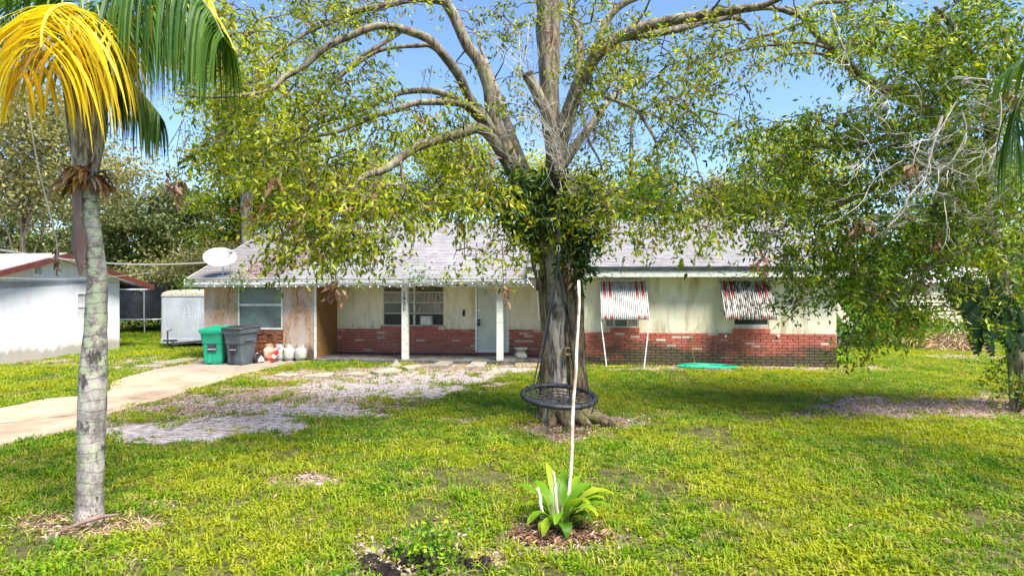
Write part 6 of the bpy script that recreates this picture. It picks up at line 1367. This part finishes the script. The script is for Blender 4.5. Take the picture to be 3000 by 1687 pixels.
def stake(a, b, r0, r1, label, name='wooden_stake', wob=.02):
    a = Vector(a); b = Vector(b); n = 10; pts = [a.lerp(b, k/n)+Vector((wob*noise.noise(Vector((k*.7,a.x,2))), 0, 0)) for k in range(n+1)]
    m = MB(a); m.tube(pts, [r0+(r1-r0)*k/n for k in range(n+1)], 12, True, lambda i,th,p: 1+.14*noise.noise(Vector((math.cos(th)*2,math.sin(th)*2,p.z*9)))+(.12 if i in (3,4,7) else 0))
    o = m.build(name, M['stake'], smooth=True); o.location = a; tag(o, label, 'stake' if name == 'wooden_stake' else 'pole'); return o
q = G(1658, 1540); stake(q, P(1699, 822, q.y+.55), .0165, .013, 'tall thin bare pole leaning up from the broad-leaved plant', 'leaning_pole', .03)
q = G(1594, 1566); stake(q, P(1577, 1428, q.y+.02), .016, .013, 'left short bare stake in the mulch ring')
q = G(1634, 1560); stake(q, P(1622, 1380, q.y+.02), .017, .012, 'middle mottled stake between the plant leaves')
# stump
SB = G(1245, 1655); SB.z = 0
m = MB(SB); random.seed(5)
for k in range(44):
    a = random.uniform(0,6.28); r = random.uniform(.03,.44); c = Vector((SB.x+math.cos(a)*r*1.15, SB.y+math.sin(a)*r*.55, 0)); h = random.uniform(.03,.12)*(1.15-r*1.5)
    w_ = random.uniform(.03,.07); m.loft([[c+Vector((math.cos(b)*w_*s*(1+.9*noise.noise(Vector((math.cos(b)*2.5,k,s*3)))), math.sin(b)*w_*s, z)) for b in [2*math.pi*j/9 for j in range(9)]] for s, z in ((1.3,-.02),(1.05,h*.5),(.8,h*.85),(.35,h))])
o = m.build('tree_stump', M['stump'], smooth=False); o.location = SB; tag(o, 'black rotten stump overgrown with weeds in the near lawn', 'stump')
for k, (px, py, lab) in enumerate(((1190,1640,'leafy weeds growing over the left of the black stump'), (1290,1665,'broad-leaved weeds growing out of the black stump'), (1250,1600,'bright weeds behind the black stump'))):
    q = G(px, py); q.z = 0; t = thing('weed_clump', lab, 'weeds', q, 0, 'weeds on the stump'); n = 170
    C = np.stack([rng.normal(0,.10,n), rng.normal(0,.07,n), rng.uniform(.02,.16,n)],1); D = rng.normal(size=C.shape)*.8+np.array([0,-.2,.5])
    o = bpy.data.objects.new('leaves', leaf_mesh('leaves', C, D, rng.uniform(.035,.065,n), rng.uniform(.02,.035,n), M['plantleaf'])); COL.objects.link(o); o.parent = t; o['kind'] = 'stuff'
    m = MB(); [m.tube([(c[0]*.4,c[1]*.4,0), tuple(c)], [.003,.002], 3, False) for c in C[:40]]; m.build('stems', M['oldhose'], t)['kind'] = 'stuff'
blades('weed_clump', 'pale arching grass blades at the right end of the black stump', G(1340,1690), 16, .22, .007, .03, M['paleleaf'], 'weeds', 2.4)
# ================================================================ LEAF LITTER AND GRASS
def scatter(n, test, L, name, label, mat, flat=.25, asp=.42, cat='leaves'):
    C = []; tries = 0
    while len(C) < n and tries < n*60:
        tries += 1; py = 930+760*random.random()**1.3; px = random.uniform(-50, 3050); q = G(px, py)
        if q.y > 16.5 or random.random() > test(px, py, q): continue
        C.append((q.x, q.y, .012+.03*random.random()))
    C = np.array(C); n = len(C); a = rng.random(n)*6.28; D = np.stack([np.cos(a), np.sin(a), rng.normal(0,flat,n)],1); Nn = np.array([0,0,1.0])+rng.normal(size=(n,3))*.35
    Ls = rng.uniform(L[0], L[1], n); o = bpy.data.objects.new(name, leaf_mesh(name, C, D, Ls, Ls*asp, mat, Nrm=Nn)); COL.objects.link(o); return tag(o, label, cat, kind='stuff')
def dl(px, py, q):
    s, l = mask(q.x, q.y); return max(l*(.9 if not inpoly(q.x,q.y,DRVP) else .08)-.30*s, 0.0)**1.3*min(1,(q.y/9)**2)
scatter(17000, dl, (.025,.06), 'leaf_litter', 'brown leaf litter lying on the bare ground patches', M['litter'], .3)
scatter(800, lambda px,py,q: (.25 if inpoly(q.x,q.y,DRVP) else .9)*min(1,(q.y/8)**2)*(1 if q.y > 4.2 else .3), (.04,.075), 'fallen_leaves', 'single orange and tan leaves fallen on the lawn', M['deadleaf'], .3, .4)
scatter(1500, lambda px,py,q: 1.0 if ((px-250)/210)**2+((py-1545)/32)**2 < 1 else 0, (.05,.13), 'dry_clippings', 'dry straw-coloured clippings round the palm foot', M['straw'], .5, .1, 'clippings')
M['mulch'] = mat_leaf('mulch_chip', [(0,(0.07,0.03,0.02)),(0.6,(0.26,0.12,0.075)),(1,(0.5,0.33,0.24))], trans=.05, tint=(1,1,1))
scatter(2200, lambda px,py,q: 1.0 if ((px-1640)/155)**2+((py-1572)/32)**2 < 1 else 0, (.04,.11), 'mulch_ring', 'ring of red-brown mulch round the broad-leaved plant', M['mulch'], .4, .22, 'mulch')
# grass tufts
def clump(kind, seed):
    r_ = random.Random(seed); V_ = []; F_ = []
    if kind == 'blade':
        for _ in range(20):
            a = r_.uniform(0,6.28); rr = .075*math.sqrt(r_.random()); p = Vector((math.cos(a)*rr, math.sin(a)*rr, -.01)); b = r_.uniform(0,6.28); h = r_.uniform(.025,.07); d = Vector((math.cos(b),math.sin(b),0))*h*r_.uniform(.3,1.1); s = Vector((-math.sin(b),math.cos(b),0))*r_.uniform(.003,.006)
            n0 = len(V_); mid = p+d*.4+Vector((0,0,h*.75)); tip = p+d+Vector((0,0,h*r_.uniform(.7,1.1)))
            V_ += [tuple(p-s), tuple(p+s), tuple(mid+s), tuple(mid-s), tuple(tip)]; F_ += [(n0,n0+1,n0+2,n0+3),(n0+3,n0+2,n0+4)]
    else:
        for _ in range(20):
            a = r_.uniform(0,6.28); rr = .075*math.sqrt(r_.random()); c = Vector((math.cos(a)*rr, math.sin(a)*rr, r_.uniform(.008,.035))); b = r_.uniform(0,6.28); d = Vector((math.cos(b),math.sin(b),r_.uniform(-.2,.6)))*r_.uniform(.010,.018); s = Vector((-math.sin(b),math.cos(b),r_.uniform(-.3,.3)))*r_.uniform(.005,.008)
            n0 = len(V_); V_ += [tuple(c-d), tuple(c+s), tuple(c+d), tuple(c-s)]; F_.append((n0,n0+1,n0+2,n0+3))
    me_ = bpy.data.meshes.new('grass_clump'); me_.from_pydata(V_, [], F_); me_.materials.append(M['grass']); return bpy.data.objects.new('grass_clump', me_)
clumps = [clump('blade',1), clump('blade',2), clump('blade',3), clump('leaf',4), clump('leaf',5)]
# emitter sheet: same relief as the ground, density per vertex
ax = axis([(-26,-15,.5),(-15,15,.15),(15,26,.5)]); ay = axis([(3.7,16,.14),(16,34,.5)]); V_ = []; dens = []; scl = []
hb = [(-8.75,15.3),(8.5,13.9)]
for y in ay:
    for x in ax:
        V_.append((x, y, hgt(x,y) if y < 32 else 0)); s, l = mask(x, y); px = 1500+F*x/y
        d = 1-max(s*1.2, l*.95); nz = noise.noise(Vector((x*1.3,y*1.3,11))); n4 = noise.noise(Vector((x*6,y*6,21))); d = max(.0, min(1, d+(.25*nz+.35*max(0,n4))*(d<.95)))
        if d < .10: d = .10+.2*max(0,n4)
        n5 = noise.noise(Vector((x*.9,y*.9,31)))+.5*noise.noise(Vector((x*3.1,y*3.1,37))); d *= 1-.62*min(1,max(0,(n5-.18)*4))
        if inpoly(x, y, DRVP): d = 0
        lx = (x-HC.x)*c_-(y-HC.y)*s_; ly = (x-HC.x)*s_+(y-HC.y)*c_
        if ly > -.06 and ly < 9.2 and xL-.05 < lx < .03: d = 0
        if px < -400 or px > 3400: d = 0
        nl_x = (x-AP.x)*math.cos(ang)+(y-AP.y)*math.sin(ang); nl_y = -(x-AP.x)*math.sin(ang)+(y-AP.y)*math.cos(ang)
        if nl_y > -.02 and -nearh < nl_x < half: d = 0
        base = 270 if y < 8 else (270-(y-8)*12 if y < 16 else max(70, 186-(y-16)*12))
        dens.append((d**1.7)*base); scl.append(1.0+max(0,(y-8)*.035)+.4*nz)
Fc = []; nx2 = len(ax)
for j in range(len(ay)-1):
    for i in range(nx2-1): Fc.append((j*nx2+i, j*nx2+i+1, (j+1)*nx2+i+1, (j+1)*nx2+i))
me_ = bpy.data.meshes.new('grass'); me_.from_pydata(V_, [], Fc); me_.materials.append(M['grass'])
for nm, arr in (('dens', dens), ('scl', scl)):
    a = me_.attributes.new(nm, 'FLOAT', 'POINT'); a.data.foreach_set('value', arr)
go = bpy.data.objects.new('grass', me_); COL.objects.link(go); tag(go, 'patchy bright green lawn grass mixed with broad weeds', 'grass', kind='stuff')
ng = bpy.data.node_groups.new('grass_scatter', 'GeometryNodeTree'); ng.interface.new_socket('Geometry', in_out='INPUT', socket_type='NodeSocketGeometry'); ng.interface.new_socket('Geometry', in_out='OUTPUT', socket_type='NodeSocketGeometry')
nn = ng.nodes; ll = ng.links; gi = nn.new('NodeGroupInput'); go_ = nn.new('NodeGroupOutput')
dp_ = nn.new('GeometryNodeDistributePointsOnFaces'); dp_.distribute_method = 'RANDOM'
at = nn.new('GeometryNodeInputNamedAttribute'); at.data_type = 'FLOAT'; at.inputs[0].default_value = 'dens'
ll.new(gi.outputs[0], dp_.inputs['Mesh']); ll.new(at.outputs['Attribute'], dp_.inputs['Density'])
jn = nn.new('GeometryNodeJoinGeometry')
for c in clumps[::-1]:
    oi = nn.new('GeometryNodeObjectInfo'); oi.inputs['Object'].default_value = c; gti = nn.new('GeometryNodeGeometryToInstance'); ll.new(oi.outputs['Geometry'], gti.inputs[0]); ll.new(gti.outputs[0], jn.inputs[0])
ip = nn.new('GeometryNodeInstanceOnPoints'); ip.inputs['Pick Instance'].default_value = True; ll.new(dp_.outputs['Points'], ip.inputs['Points']); ll.new(jn.outputs[0], ip.inputs['Instance'])
ri = nn.new('FunctionNodeRandomValue'); ri.data_type = 'INT'; ri.inputs['Min'].default_value = 0; ri.inputs['Max'].default_value = 4
iout = [o for o in ri.outputs if o.type == 'INT'][0]; 
for s_i in ri.inputs:
    if s_i.name == 'Min' and s_i.type == 'INT': s_i.default_value = 0
    if s_i.name == 'Max' and s_i.type == 'INT': s_i.default_value = 4
ll.new(iout, ip.inputs['Instance Index'])
rv = nn.new('FunctionNodeRandomValue'); rv.data_type = 'FLOAT_VECTOR'; rv.inputs[0].default_value = (-.15,-.15,0); rv.inputs[1].default_value = (.15,.15,6.283)
ll.new(rv.outputs[0], ip.inputs['Rotation'])
rs = nn.new('FunctionNodeRandomValue'); rs.data_type = 'FLOAT'
for s_i in rs.inputs:
    if s_i.type == 'VALUE' and s_i.name == 'Min': s_i.default_value = .6
    if s_i.type == 'VALUE' and s_i.name == 'Max': s_i.default_value = 1.35
fo_ = [o for o in rs.outputs if o.type == 'VALUE'][0]
at2 = nn.new('GeometryNodeInputNamedAttribute'); at2.data_type = 'FLOAT'; at2.inputs[0].default_value = 'scl'
cap_ = nn.new('ShaderNodeMath'); cap_.operation = 'MULTIPLY'; ll.new(fo_, cap_.inputs[0]); ll.new(at2.outputs['Attribute'], cap_.inputs[1]); ll.new(cap_.outputs[0], ip.inputs['Scale'])
ll.new(ip.outputs[0], go_.inputs[0])
md = go.modifiers.new('grass', 'NODES'); md.node_group = ng
